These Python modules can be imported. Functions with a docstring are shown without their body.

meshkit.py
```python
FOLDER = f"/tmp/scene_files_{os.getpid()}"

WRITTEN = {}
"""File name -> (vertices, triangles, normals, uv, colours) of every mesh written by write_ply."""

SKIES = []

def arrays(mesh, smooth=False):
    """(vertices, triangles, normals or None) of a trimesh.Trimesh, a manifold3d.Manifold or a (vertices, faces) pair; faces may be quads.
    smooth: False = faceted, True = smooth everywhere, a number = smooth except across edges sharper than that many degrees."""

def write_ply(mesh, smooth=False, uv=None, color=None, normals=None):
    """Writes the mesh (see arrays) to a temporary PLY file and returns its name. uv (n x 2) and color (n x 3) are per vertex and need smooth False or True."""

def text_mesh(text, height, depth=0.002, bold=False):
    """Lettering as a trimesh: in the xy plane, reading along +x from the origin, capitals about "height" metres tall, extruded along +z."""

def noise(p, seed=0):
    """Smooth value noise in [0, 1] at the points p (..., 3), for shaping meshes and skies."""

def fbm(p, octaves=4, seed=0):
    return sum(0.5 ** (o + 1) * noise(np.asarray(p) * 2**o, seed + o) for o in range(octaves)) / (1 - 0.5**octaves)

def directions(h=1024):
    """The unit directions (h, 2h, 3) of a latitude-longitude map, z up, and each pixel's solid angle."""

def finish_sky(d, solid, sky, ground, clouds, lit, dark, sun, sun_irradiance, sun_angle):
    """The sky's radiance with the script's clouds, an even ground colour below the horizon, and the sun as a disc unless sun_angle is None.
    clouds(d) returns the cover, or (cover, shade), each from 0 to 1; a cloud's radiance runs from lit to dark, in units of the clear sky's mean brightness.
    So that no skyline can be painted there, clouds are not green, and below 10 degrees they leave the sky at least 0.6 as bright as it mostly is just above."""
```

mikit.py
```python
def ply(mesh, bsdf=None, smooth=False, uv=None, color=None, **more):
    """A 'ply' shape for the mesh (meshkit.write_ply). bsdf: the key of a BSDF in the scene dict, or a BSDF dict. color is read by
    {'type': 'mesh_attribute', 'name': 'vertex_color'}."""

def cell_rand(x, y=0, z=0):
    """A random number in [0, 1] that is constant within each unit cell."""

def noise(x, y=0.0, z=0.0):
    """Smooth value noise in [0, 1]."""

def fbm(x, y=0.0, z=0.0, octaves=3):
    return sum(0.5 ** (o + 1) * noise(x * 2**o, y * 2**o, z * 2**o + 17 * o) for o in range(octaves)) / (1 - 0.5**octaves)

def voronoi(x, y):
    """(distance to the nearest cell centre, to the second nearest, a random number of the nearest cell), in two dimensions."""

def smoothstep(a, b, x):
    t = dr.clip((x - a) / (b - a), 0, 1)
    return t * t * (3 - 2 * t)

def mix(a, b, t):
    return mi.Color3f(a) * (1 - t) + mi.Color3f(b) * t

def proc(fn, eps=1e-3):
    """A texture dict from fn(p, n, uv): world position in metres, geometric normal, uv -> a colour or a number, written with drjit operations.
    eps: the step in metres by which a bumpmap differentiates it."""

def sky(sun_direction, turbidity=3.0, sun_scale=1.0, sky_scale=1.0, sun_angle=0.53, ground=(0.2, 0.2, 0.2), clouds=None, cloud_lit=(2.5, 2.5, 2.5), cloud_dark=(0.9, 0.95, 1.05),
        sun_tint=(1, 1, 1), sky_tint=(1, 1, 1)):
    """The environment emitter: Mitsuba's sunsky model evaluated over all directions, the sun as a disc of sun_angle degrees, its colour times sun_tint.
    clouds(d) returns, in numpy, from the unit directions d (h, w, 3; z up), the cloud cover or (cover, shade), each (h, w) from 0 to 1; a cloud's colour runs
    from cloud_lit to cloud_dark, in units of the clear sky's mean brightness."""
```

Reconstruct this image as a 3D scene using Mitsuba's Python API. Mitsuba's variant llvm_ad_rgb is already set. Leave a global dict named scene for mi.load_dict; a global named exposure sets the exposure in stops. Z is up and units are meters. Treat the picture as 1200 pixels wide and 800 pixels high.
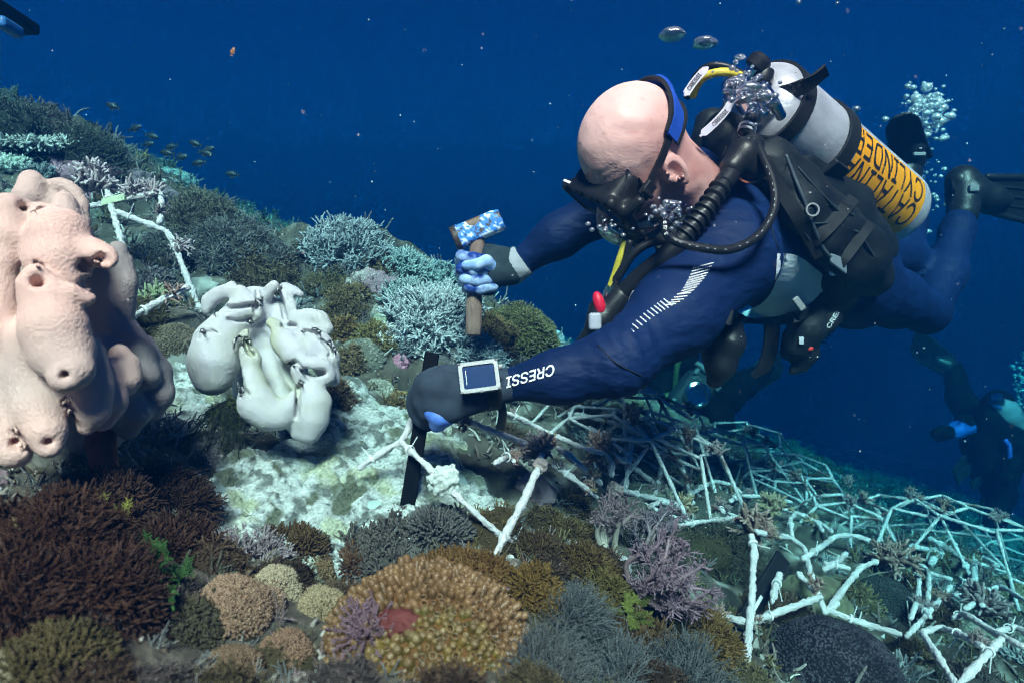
import math, random
import numpy as np, trimesh, drjit as dr, mitsuba as mi, mikit, meshkit
from mikit import proc, fbm, noise, smoothstep, mix, cell_rand
from scipy.interpolate import RBFInterpolator
from scipy.spatial import cKDTree
T = mi.ScalarTransform4f
rng = np.random.default_rng(7)
scene, labels = {}, {}

# ---------------------------------------------------------------- camera, light, exposure
HFOV, PITCH, FPX = 75.0, -8.0, 600 / math.tan(math.radians(37.5))
FW = np.array([0, math.cos(math.radians(PITCH)), math.sin(math.radians(PITCH))])
RT = np.array([1.0, 0, 0])
UP = np.cross(RT, FW)
scene['camera'] = {'type': 'thinlens', 'fov': HFOV, 'fov_axis': 'x', 'near_clip': 0.02, 'far_clip': 500.0, 'aperture_radius': 0.0022, 'focus_distance': 1.15,
                   'to_world': T().look_at([0, 0, 0], FW.tolist(), UP.tolist()), 'medium': {'type': 'ref', 'id': 'sea_water'}}
SUN = np.array([0.02, -0.68, 0.72])
scene['daylight'] = mikit.sky(SUN, turbidity=3, sun_angle=16, sun_scale=1.0, sun_tint=(3.9, 1.15, 1.37), sky_tint=(0.010, 0.080, 0.215), ground=(0.0, 0.008, 0.03))
exposure = 2.75
# the water: blue light scatters, red and green are swallowed
scene['sea_water'] = {'type': 'homogeneous', 'sigma_t': {'type': 'rgb', 'value': [0.66, 0.145, 0.13]}, 'albedo': {'type': 'rgb', 'value': [0.0005, 0.060, 0.235]}}
scene['haze'] = {'type': 'cube', 'to_world': T().translate([0, 18, -10.55]).scale([36, 36, 12.0]), 'bsdf': {'type': 'null'}, 'interior': {'type': 'ref', 'id': 'sea_water'}}
labels['haze'] = {'label': 'deep blue sea water that swallows the far reef', 'kind': 'stuff'}

def P(px, py, d):
    """The point that stands d metres in front of the camera, seen at pixel (px, py) of a 1200 x 800 picture."""
    return d * (FW + (px - 600) / FPX * RT - (py - 400) / FPX * UP)
def unit(v):
    v = np.asarray(v, float)
    return v / np.maximum(np.linalg.norm(v, axis=-1, keepdims=True), 1e-12)

# ---------------------------------------------------------------- materials
# Colours: a mesh whose colours run between two tones carries (share of the second tone, number of its pair of tones) as uv; one with more hues carries them per vertex.
TONES = []
def two_tone(p, n, uv):
    i = mi.UInt32(uv.y); t = dr.clip(uv.x, 0, 1)
    return mi.Color3f(*[dr.lerp(dr.gather(mi.Float, TABLE[k], i), dr.gather(mi.Float, TABLE[k + 3], i), t) for k in range(6)[:3]])
def tone_of(color):
    return color if isinstance(color, dict) else {'type': 'rgb', 'value': color} if color is not None else {'type': 'mesh_attribute', 'name': 'vertex_color'}
def mat(key, rough=0.8, color=None, spec=0.3, bump=None, eps=6e-4, **more):
    for k, c in ((key, tone_of(color)), (key + '_tones', proc(two_tone))):
        b = {'type': 'principled', 'base_color': c, 'roughness': rough, 'specular': spec, **more}
        scene[k] = {'type': 'twosided', 'bsdf': b if bump is None else {'type': 'bumpmap', 'arbitrary': proc(bump, eps), 'scale': 1.0, 'bsdf': b}}
def bumped(key, fn, rough, color=None, spec=0.3, eps=6e-4, **more):
    mat(key, rough, color, spec, fn, eps, **more)
mat('m_matte', 0.85, None, 0.2)
mat('m_satin', 0.45, None, 0.45)
mat('m_wet', 0.28, None, 0.5)
mat('m_glow_skin', 0.5, None, 0.4)
mat('m_rubber', 0.42, [0.012, 0.013, 0.015], 0.4)
mat('m_webbing', 0.7, [0.014, 0.015, 0.017], 0.25)
mat('m_chrome', 0.12, [0.78, 0.79, 0.8], 0.5, metallic=1.0)
mat('m_print', 0.5, [0.8, 0.8, 0.8], 0.4)
scene['m_bubble'] = {'type': 'blendbsdf', 'weight': .5, 'glass': {'type': 'dielectric', 'int_ior': 1.0, 'ext_ior': 1.34}, 'silver': {'type': 'twosided', 'bsdf': {'type': 'principled', 'base_color': {'type': 'rgb', 'value': [.9, .92, .95]}, 'metallic': .82, 'roughness': .24, 'specular': .8}}}
scene['m_plume'] = {'type': 'blendbsdf', 'weight': .72, 'glass': {'type': 'dielectric', 'int_ior': 1.0, 'ext_ior': 1.34}, 'silver': {'type': 'twosided', 'bsdf': {'type': 'principled', 'base_color': {'type': 'rgb', 'value': [.9, .92, .95]}, 'metallic': .4, 'roughness': .24, 'specular': .8}}}

# ---------------------------------------------------------------- mesh helpers
def tub(points, radii, sides=8, cap=True):
    p = np.asarray(points, float); n = len(p)
    r = np.broadcast_to(np.asarray(radii, float), (n,))
    t = unit(np.gradient(p, axis=0))
    a = np.zeros((n, 3)); ref = np.array([0, 0, 1.0]) if abs(t[0, 2]) < 0.9 else np.array([1.0, 0, 0])
    a[0] = unit(np.cross(t[0], ref))
    for i in range(1, n):
        v = a[i - 1] - t[i] * np.dot(a[i - 1], t[i])
        a[i] = unit(v)
    b = np.cross(t, a)
    ang = np.arange(sides) * 2 * np.pi / sides
    v = (p[:, None] + r[:, None, None] * (np.cos(ang)[None, :, None] * a[:, None] + np.sin(ang)[None, :, None] * b[:, None])).reshape(-1, 3)
    i, j = np.meshgrid(np.arange(n - 1), np.arange(sides), indexing='ij')
    q = np.stack([i * sides + j, i * sides + (j + 1) % sides, (i + 1) * sides + (j + 1) % sides, (i + 1) * sides + j], -1).reshape(-1, 4)
    f = np.vstack([q[:, [0, 1, 2]], q[:, [0, 2, 3]]])
    if cap:
        k = np.arange(sides); m = len(v)
        v = np.vstack([v, p[0] - t[0] * r[0] * .35, p[-1] + t[-1] * r[-1] * .35])
        f = np.vstack([f, np.stack([(k + 1) % sides, k, k * 0 + m], 1), np.stack([(n - 1) * sides + k, (n - 1) * sides + (k + 1) % sides, k * 0 + m + 1], 1)])
    return v, f
def smooth_path(points, n=24):
    """A Catmull-Rom curve through the points."""
    p = np.asarray(points, float)
    if len(p) < 3:
        s = np.linspace(0, 1, n)[:, None]
        return p[0] * (1 - s) + p[-1] * s
    q = np.vstack([2 * p[0] - p[1], p, 2 * p[-1] - p[-2]])
    u = np.linspace(0, len(p) - 1 - 1e-9, n); i = u.astype(int); t = (u - i)[:, None]
    a, b, c, d = q[i], q[i + 1], q[i + 2], q[i + 3]
    return 0.5 * (2 * b + (c - a) * t + (2 * a - 5 * b + 4 * c - d) * t ** 2 + (3 * b - a - 3 * c + d) * t ** 3)
def strands(base, dirs, length, r0, r1, sway, nseg=4, sides=3, bulb=0.0, curl=None, gen=None):
    """Many thin tentacles in one go: (v, f, s) with s from 0 at the root to 1 at the tip."""
    gen = gen or rng
    N = len(base); d = unit(dirs); L = np.broadcast_to(length, (N,))
    s = np.linspace(0, 1, nseg + 1)
    side = gen.normal(size=(N, 3)); side = unit(side - d * (side * d).sum(1, keepdims=True))
    c = curl if curl is not None else np.zeros(3)
    cen = base[:, None] + (d[:, None] * s[None, :, None] + side[:, None] * (sway * s ** 2)[None, :, None] + c * (s ** 2)[None, :, None]) * L[:, None, None]
    ph = gen.uniform(0, 6.28, N)
    cen += side[:, None] * (np.sin(s * 5 + ph[:, None]) * s * 0.08)[..., None] * L[:, None, None]
    b2 = np.cross(d, side)
    rad = r0 + (r1 - r0) * s
    if bulb: rad = rad + bulb * (s > 0.99)
    rad = np.broadcast_to(rad, (N, nseg + 1)) * gen.uniform(.8, 1.2, (N, 1))
    ang = np.arange(sides) * 2 * np.pi / sides
    ring = np.cos(ang)[None, :, None] * side[:, None] + np.sin(ang)[None, :, None] * b2[:, None]
    v = cen[:, :, None] + rad[:, :, None, None] * ring[:, None]
    tip = cen[:, -1] + unit(cen[:, -1] - cen[:, -2]) * (rad[:, -1:] * 1.2)
    K = (nseg + 1) * sides
    vv = np.concatenate([v.reshape(N, K, 3), tip[:, None]], 1)
    i, j = np.meshgrid(np.arange(nseg), np.arange(sides), indexing='ij')
    q = np.stack([i * sides + j, i * sides + (j + 1) % sides, (i + 1) * sides + (j + 1) % sides, (i + 1) * sides + j], -1).reshape(-1, 4)
    k = np.arange(sides)
    f1 = np.vstack([q[:, [0, 1, 2]], q[:, [0, 2, 3]], np.stack([nseg * sides + k, nseg * sides + (k + 1) % sides, k * 0 + K], 1)])
    f = (f1[None] + (np.arange(N) * (K + 1))[:, None, None]).reshape(-1, 3)
    sv = np.concatenate([np.repeat(s, sides), [1.0]])
    return vv.reshape(-1, 3), f, np.tile(sv, N), np.repeat(np.arange(N), K + 1)
def join(*ms):
    ms = [m for m in ms if m is not None and len(m[0])]
    off, vs, fs = 0, [], []
    for m in ms:
        v, f = (m.vertices, m.faces) if hasattr(m, 'vertices') else (m[0], m[1])
        vs.append(np.asarray(v)); fs.append(np.asarray(f) + off); off += len(v)
    return np.vstack(vs), np.vstack(fs)
ICO = {k: (lambda m: (np.array(m.vertices), np.array(m.faces)))(trimesh.creation.icosphere(k, 1.0)) for k in range(6)}
def frame(n, up=(0, 0, 1.0)):
    n = unit(n); u = np.asarray(up, float)
    if abs(np.dot(n, u)) > .95: u = np.array([0, 1.0, 0])
    x = unit(np.cross(u, n)); y = np.cross(n, x)
    return np.stack([x, y, n], 1)
def blob(c, r, k=3, amp=.15, freq=2.0, seed=0, R=None):
    v, f = ICO[k]
    d = 1 + amp * 2 * (meshkit.fbm(v * freq + seed * 7.3, 3, seed) - .5)
    p = v * d[:, None] * np.broadcast_to(r, (3,))
    if R is not None: p = p @ R.T
    return p + np.asarray(c), f
def rbox(size, bevel=.12, M=None):
    """A box with rounded edges (a superellipsoid-like hull), centred on the origin, axes M (columns) and centre c."""
    s = np.asarray(size, float) / 2; b = min(s) * bevel * 2
    v, f = ICO[2]
    q = np.sign(v) * (s - b) * (np.abs(v) > 1e-6) + v * b
    m = trimesh.convex.convex_hull(q)
    return np.array(m.vertices), np.array(m.faces)
def place(m, c, M=None):
    v = np.asarray(m[0])
    return (v if M is None else v @ np.asarray(M).T) + np.asarray(c), m[1]
def lathe(profile, c, axis, sides=24):
    """profile: (radius, height) rows; revolved about axis through c."""
    pr = np.asarray(profile, float); F = frame(axis); a = np.arange(sides) * 2 * np.pi / sides
    v = np.stack([pr[:, None, 0] * np.cos(a), pr[:, None, 0] * np.sin(a), np.broadcast_to(pr[:, None, 1], (len(pr), sides))], -1).reshape(-1, 3) @ F.T + np.asarray(c)
    i, j = np.meshgrid(np.arange(len(pr) - 1), np.arange(sides), indexing='ij')
    q = np.stack([i * sides + j, i * sides + (j + 1) % sides, (i + 1) * sides + (j + 1) % sides, (i + 1) * sides + j], -1).reshape(-1, 4)
    return v, np.vstack([q[:, [0, 1, 2]], q[:, [0, 2, 3]]])

# signed distances, and the mesh of their zero level (naive surface nets)
def d_cone(p, a, b, ra, rb):
    ab = b - a; t = np.clip(((p - a) @ ab) / max(ab @ ab, 1e-12), 0, 1)
    return np.linalg.norm(p - a - t[..., None] * ab, axis=-1) - (ra + (rb - ra) * t)
def d_ell(p, c, r, R=None):
    q = p - c
    if R is not None: q = q @ R
    r = np.asarray(r, float); k = np.linalg.norm(q / r, axis=-1); k2 = np.linalg.norm(q / r ** 2, axis=-1)
    return k * (k - 1) / np.maximum(k2, 1e-9)
def d_box(p, c, h, R, rnd):
    q = np.abs((p - c) @ R) - (np.asarray(h) - rnd)
    return np.linalg.norm(np.maximum(q, 0), axis=-1) + np.minimum(q.max(-1), 0) - rnd
def smin(a, b, k):
    h = np.clip(0.5 + 0.5 * (b - a) / k, 0, 1)
    return b + (a - b) * h - k * h * (1 - h)
def nets(fn, lo, hi, h):
    """Surface nets of fn's zero level over a box; the field is refined only near the surface."""
    lo = np.asarray(lo, float); n = np.ceil((np.asarray(hi) - lo) / h).astype(int) + 1
    c = 4; nc = (n + c - 1) // c + 1
    g = np.stack(np.meshgrid(*[np.arange(k) for k in nc], indexing='ij'), -1)
    rough = fn((lo + g * h * c).reshape(-1, 3)).reshape(nc)
    full = np.repeat(np.repeat(np.repeat(rough, c, 0), c, 1), c, 2)[:n[0], :n[1], :n[2]]
    near = np.abs(rough) < h * c * 2.6
    mask = np.repeat(np.repeat(np.repeat(near, c, 0), c, 1), c, 2)[:n[0], :n[1], :n[2]]
    idx = np.argwhere(mask)
    val = np.empty(len(idx))
    for s in range(0, len(idx), 400000):
        val[s:s + 400000] = fn(lo + idx[s:s + 400000] * h)
    F = full.copy(); F[mask] = val
    S = F < 0
    cor = [(a, b, d) for a in (0, 1) for b in (0, 1) for d in (0, 1)]
    N = np.array(F.shape) - 1
    def sub(A, o): return A[o[0]:o[0] + N[0], o[1]:o[1] + N[1], o[2]:o[2] + N[2]]
    cnt = sum(sub(S, o).astype(np.int8) for o in cor)
    cells = np.argwhere((cnt > 0) & (cnt < 8))
    ids = -np.ones(N, int); ids[tuple(cells.T)] = np.arange(len(cells))
    acc, num = np.zeros((len(cells), 3)), np.zeros(len(cells))
    for x in range(8):
        for y in range(x + 1, 8):
            a, b = np.array(cor[x]), np.array(cor[y])
            if np.abs(a - b).sum() != 1: continue
            fa, fb = F[tuple((cells + a).T)], F[tuple((cells + b).T)]
            cr = (fa < 0) != (fb < 0)
            t = np.where(cr, fa / np.where(cr, fa - fb, 1), 0)
            acc += np.where(cr[:, None], a + t[:, None] * (b - a), 0); num += cr
    v = lo + (cells + acc / num[:, None]) * h
    fs = []
    for ax in range(3):
        e = np.zeros(3, int); e[ax] = 1
        o1, o2 = np.eye(3, dtype=int)[(ax + 1) % 3], np.eye(3, dtype=int)[(ax + 2) % 3]
        A = S[tuple(slice(0, F.shape[k] - e[k]) for k in range(3))]; B = S[tuple(slice(e[k], None) for k in range(3))]
        ed = np.argwhere(A != B)
        ok = (ed[:, (ax + 1) % 3] > 0) & (ed[:, (ax + 2) % 3] > 0) & np.all(ed < N, axis=1)
        ed = ed[ok]; flip = S[tuple(ed.T)]
        q = np.stack([ids[tuple((ed - o1 - o2).T)], ids[tuple((ed - o2).T)], ids[tuple(ed.T)], ids[tuple((ed - o1).T)]], 1)
        q = np.where(flip[:, None], q, q[:, ::-1])
        fs += [q[:, [0, 1, 2]], q[:, [0, 2, 3]]]
    return v, np.vstack(fs)
def relax(m, it=6, lam=.5):
    tm = trimesh.Trimesh(m[0], m[1], process=False)
    trimesh.smoothing.filter_taubin(tm, lamb=lam, nu=lam + .02, iterations=it)
    return np.array(tm.vertices), np.array(tm.faces)
def sample(m, n, gen=None, keep=None):
    """n random points on the mesh with its normals."""
    gen = gen or rng
    v, f = m[0], m[1]
    cr = np.cross(v[f[:, 1]] - v[f[:, 0]], v[f[:, 2]] - v[f[:, 0]]); ar = np.linalg.norm(cr, axis=1)
    w = ar if keep is None else ar * keep(v[f].mean(1), cr / np.maximum(ar, 1e-12)[:, None])
    i = gen.choice(len(f), n, p=w / w.sum()); a, b = gen.uniform(size=(2, n)); sw = a + b > 1; a[sw], b[sw] = 1 - a[sw], 1 - b[sw]
    p = v[f[i, 0]] + a[:, None] * (v[f[i, 1]] - v[f[i, 0]]) + b[:, None] * (v[f[i, 2]] - v[f[i, 0]])
    return p, cr[i] / np.maximum(ar[i], 1e-12)[:, None]

# ---------------------------------------------------------------- things and parts
def numbered(name, sep=''):
    used = USED.setdefault(name, 0); USED[name] += 1
    return name if used == 0 else f'{name}_{used:03d}'
USED = {}
def thing(name, label, cat, group=None):
    key = numbered(name)
    labels[key] = {'label': label, 'category': cat}
    if group: labels[key]['group'] = group
    return key
def part(key, name, mesh, bsdf, color=None, smooth=True, label=None, kind=None, many=None):
    k = numbered(key + '__' + name) if name else key
    m, uv, attr = trimesh.Trimesh(mesh[0], mesh[1], process=False), None, None
    if color is not None:
        if smooth not in (True, False): smooth = True
        color = np.clip(np.broadcast_to(np.asarray(color, float), (len(mesh[0]), 3)), 0, 1)
        mean = color.mean(0); off = color - mean
        ax = np.linalg.eigh(off.T @ off)[1][:, -1]; t = off @ ax
        rest = np.sqrt(((off - t[:, None] * ax) ** 2).sum(1).mean())
        if rest < .03 or many is False:
            lo, hi = np.percentile(t, [.5, 99.5]) if len(t) > 400 else (t.min(), t.max())
            uv = np.c_[np.clip((t - lo) / max(hi - lo, 1e-6), 0, 1), np.full(len(t), len(TONES) + .5)]
            TONES.append([*np.clip(mean + lo * ax, 0, 1), *np.clip(mean + hi * ax, 0, 1)]); bsdf += '_tones'
        else: attr = color
    scene[k] = mikit.ply(m, bsdf, smooth=smooth, uv=uv, color=attr)
    if label or kind:
        labels.setdefault(k, {})
        if label: labels[k]['label'] = label
        if kind: labels[k]['kind'] = kind
    return k
def tint(v, c1, c2, freq=20., seed=0, oct=3, sharp=1.0):
    t = np.clip((meshkit.fbm(np.asarray(v) * freq + 11.7 * seed, oct, seed) - .5) * 2.2 * sharp + .5, 0, 1)[:, None]
    return np.asarray(c1) * (1 - t) + np.asarray(c2) * t

# ---------------------------------------------------------------- the reef slope
CTRL = '''0,115,3.2 60,150,2.8 130,172,3.0 200,210,3.3 250,235,3.0 310,275,2.6 350,305,2.9 400,305,2.4 500,330,2.5 560,355,2.6 640,400,2.3
200,280,2.0 150,350,1.6 200,410,1.4 300,320,2.1 350,350,1.8 430,350,1.9 480,410,1.6 560,415,1.75 600,440,1.75
420,490,1.32 330,490,1.25 210,480,1.15 240,560,.97 370,580,1.02 450,560,1.14 540,570,1.14 560,510,1.36 640,510,1.55 100,610,.72 0,560,.75 0,700,.52 0,800,.43
150,700,.62 200,800,.5 300,680,.76 300,800,.55 450,650,.88 450,800,.56 600,660,.92 600,800,.6 700,630,1.14 720,720,.82 720,800,.66 850,670,1.30 850,760,1.0 900,800,.9
1000,720,1.36 1000,800,1.02 1100,750,1.26 1200,770,1.16 1200,830,1.02 700,490,2.0 760,510,2.3 850,575,2.2 850,525,4.0 900,575,2.3 950,570,3.3 1000,620,1.9 1050,640,2.2 1100,655,2.1 1200,705,1.7
900,525,6 1000,560,6 1100,592,5 1200,625,5 860,505,8 1200,608,8.5 200,235,6 330,305,6 60,185,6 500,350,5'''
ctrl = np.array([P(*map(float, s.split(','))) for s in CTRL.split()])
ctrl = np.vstack([ctrl, [[-10, 10, .5], [-10, 0, 1.0], [-3, -3, .1], [0, -2.5, -.6], [3, -2, -1.6], [10, 0, -5], [12, 14, -7.5], [1, 22, -6.5], [20, 25, -11], [-10, 22, -1.0], [-4, 14, -1.0], [30, 40, -16], [-20, 40, -2], [-28, 5, 1.0], [-25, -12, .9], [35, 0, -13], [8, 8, -4.6], [5, 12, -4.6], [35, -12, -12], [0, -14, -2.]]])
RBF = RBFInterpolator(ctrl[:, :2], ctrl[:, 2], kernel='linear', smoothing=.004)
def H(xy):
    xy = np.asarray(xy, float); sh = xy.shape[:-1]; q = xy.reshape(-1, 2)
    z = RBF(q)
    r = np.hypot(q[:, 0], q[:, 1])
    p3 = np.c_[q, z * 0]
    big = np.clip((r - .8) / 3, .25, 3)
    z = z + .16 * big * (meshkit.fbm(p3 * 2.2 / np.maximum(1, r / 3)[:, None] ** 0, 3, 3) - .5) + .07 * (meshkit.fbm(p3 * 9, 3, 5) - .5) * np.clip(r, .7, 2) + .018 * (meshkit.fbm(p3 * 34, 2, 6) - .5) * (r < 4)
    return np.minimum(z, 1.05 + .1 * (z - 1.05)).reshape(sh)
def base_ground(px, py, n=300):
    ds = .3 * (14 / .3) ** np.linspace(0, 1, n); pts = ds[:, None] * P(px, py, 1.0)
    return pts[np.argmax(pts[:, 2] < RBF(pts[:, :2]))]
KNOLLS = [(*base_ground(px, py)[:2], a, r) for px, py, a, r in ((400, 325, .10, .18), (445, 345, .05, .16), (612, 412, .07, .14), (500, 385, .05, .16), (280, 315, .08, .22), (240, 280, .06, .2), (95, 195, .07, .25), (30, 185, .08, .25), (160, 230, .05, .25), (545, 420, .05, .12), (355, 330, .06, .12), (205, 420, .05, .10), (475, 340, .05, .16), (515, 350, .06, .16),
    (560, 690, .04, .10), (690, 690, .04, .10), (300, 700, .03, .09), (90, 650, .04, .12), (450, 650, -.03, .10), (380, 620, -.02, .10), (980, 800, .04, .12))]
H0 = H
def H(xy):
    xy = np.asarray(xy, float); z = H0(xy)
    for x, y, a, r in KNOLLS:
        q = ((xy[..., 0] - x) ** 2 + (xy[..., 1] - y) ** 2) / r ** 2; z = z + a * np.exp(-q ** 1.5)
    return z
gx = np.sinh(np.linspace(-4.7, 4.7, 440)) / math.sinh(4.7) * 33 + .15
gy = np.sinh(np.linspace(-2.9, 4.4, 440)) / math.sinh(4.4) * 45 + 1.0
GX, GY = np.meshgrid(gx, gy, indexing='ij')
GZ = H(np.stack([GX, GY], -1))
def ground(px, py, lo=.3, hi=14.0, n=500):
    """The point of the reef slope that is seen at a pixel, and the slope's normal there."""
    ds = lo * (hi / lo) ** np.linspace(0, 1, n)
    pts = ds[:, None] * P(px, py, 1.0)
    from_above = pts[:, 2] - HI(pts[:, :2])
    i = np.argmax(from_above < 0)
    if from_above[i] >= 0: i = n - 1
    p = pts[i]; return p, gnormal(p)
from scipy.interpolate import RegularGridInterpolator
_hi = RegularGridInterpolator((gx, gy), GZ, bounds_error=False, fill_value=-20.0)
def HI(xy): return _hi(np.asarray(xy))
def gnormal(p, e=.06):
    x, y = p[0], p[1]
    return unit([-(HI([x + e, y]) - HI([x - e, y]))[0] / (2 * e), -(HI([x, y + e]) - HI([x, y - e]))[0] / (2 * e), 1.0]) if True else None
nx, ny = len(gx), len(gy)
gi, gj = np.meshgrid(np.arange(nx - 1), np.arange(ny - 1), indexing='ij')
q = np.stack([gi * ny + gj, (gi + 1) * ny + gj, (gi + 1) * ny + gj + 1, gi * ny + gj + 1], -1).reshape(-1, 4)
TER = (np.stack([GX, GY, GZ], -1).reshape(-1, 3), np.vstack([q[:, [0, 1, 2]], q[:, [0, 2, 3]]]))
SANDS = [ground(430, 520)[0], ground(380, 575)[0], ground(470, 590)[0], ground(330, 585)[0], ground(205, 470)[0], ground(530, 570)[0]]
SAND_R = [.15, .14, .09, .10, .09, .085]
def sand_near(v):
    d = np.min([np.linalg.norm((v - s) * [1, 1, .6], axis=-1) / r for s, r in zip(SANDS, SAND_R)], axis=0)
    return d
v = TER[0]
n1 = meshkit.fbm(v * 7, 4, 1); n2 = meshkit.fbm(v * 26, 3, 2); n3 = meshkit.fbm(v * 60, 2, 9)
sd = sand_near(v) + (n1 - .5) * 1.5 + (n2 - .5) * .7
sand = np.clip((1.12 - sd) / .35, 0, 1)[:, None]
rock = np.array([.05, .05, .042]) * (1 - n1[:, None]) * 1.5 + np.array([.16, .13, .10]) * (n2[:, None] ** 2) * 1.3
pale = np.clip((n2 + .5 * n3 - .92) / .15, 0, 1)[:, None]
rock = rock * (1 - pale) + np.array([.38, .38, .34]) * pale
col = rock * (1 - sand) + (np.array([.50, .62, .58]) * (.35 + 1.1 * n2[:, None]) + np.array([.05, .05, -.02]) * (n3[:, None] - .5) * 3) * sand
bumped('m_reef', lambda p, n, uv: .012 * fbm(p.x * 60, p.y * 60, p.z * 60, 4), .9, None, .15, eps=1.5e-3)
scene['reef_slope'] = mikit.ply(trimesh.Trimesh(*TER, process=False), 'm_reef', smooth=True, color=np.clip(col, 0, 1))
labels['reef_slope'] = {'label': 'reef slope of pale sand, rubble and algae covered rock', 'kind': 'structure'}

# the pale bed: crusty bare rock and sand, a finer sheet lying over the slope
bx, by = np.linspace(min(a[0] for a in SANDS) - .2, max(a[0] for a in SANDS) + .22, 230), np.linspace(min(a[1] for a in SANDS) - .2, max(a[1] for a in SANDS) + .22, 190)
BX, BY = np.meshgrid(bx, by, indexing='ij'); BZ = HI(np.stack([BX, BY], -1)); v = np.stack([BX, BY, BZ], -1).reshape(-1, 3)
n1, n2, n3 = meshkit.fbm(v * 7, 4, 1), meshkit.fbm(v * 28, 3, 2), meshkit.fbm(v * 80, 3, 22)
sd = sand_near(v) + (n1 - .5) * 1.6 + (n2 - .5) * .8
lump = np.abs(n2 - .5) * -.05 + .012 + np.minimum(n3 - .40, 0) * .045 + (n3 - .5) * .014 + (meshkit.fbm(v * 15, 2, 31) - .5) * .03
v = v + np.c_[0 * n1, 0 * n1, .004 + (lump + .004) * np.clip((1.35 - sd) / .3, 0, 1) - .05 * np.clip((sd - 1.15) / .3, 0, 1)]
gi, gj = np.meshgrid(np.arange(229), np.arange(189), indexing='ij'); q = np.stack([gi * 190 + gj, (gi + 1) * 190 + gj, (gi + 1) * 190 + gj + 1, gi * 190 + gj + 1], -1).reshape(-1, 4)
q = q[(sd[q] < 1.5).any(1)]
tn = np.clip((n2 - .5) * 3 + .5 + (n3 - .5) * 1.6, 0, 1)[:, None]
al = np.clip((meshkit.fbm(v * 11, 3, 44) - .56) * 9, 0, 1)[:, None] * .7
col = (np.array([.36, .42, .36]) * (1 - tn) + np.array([.60, .68, .64]) * tn) * (1 - al) + np.array([.20, .22, .13]) * al
col = col * (.75 + .5 * np.clip(meshkit.noise(v * 150, 5), 0, 1)[:, None])
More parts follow.
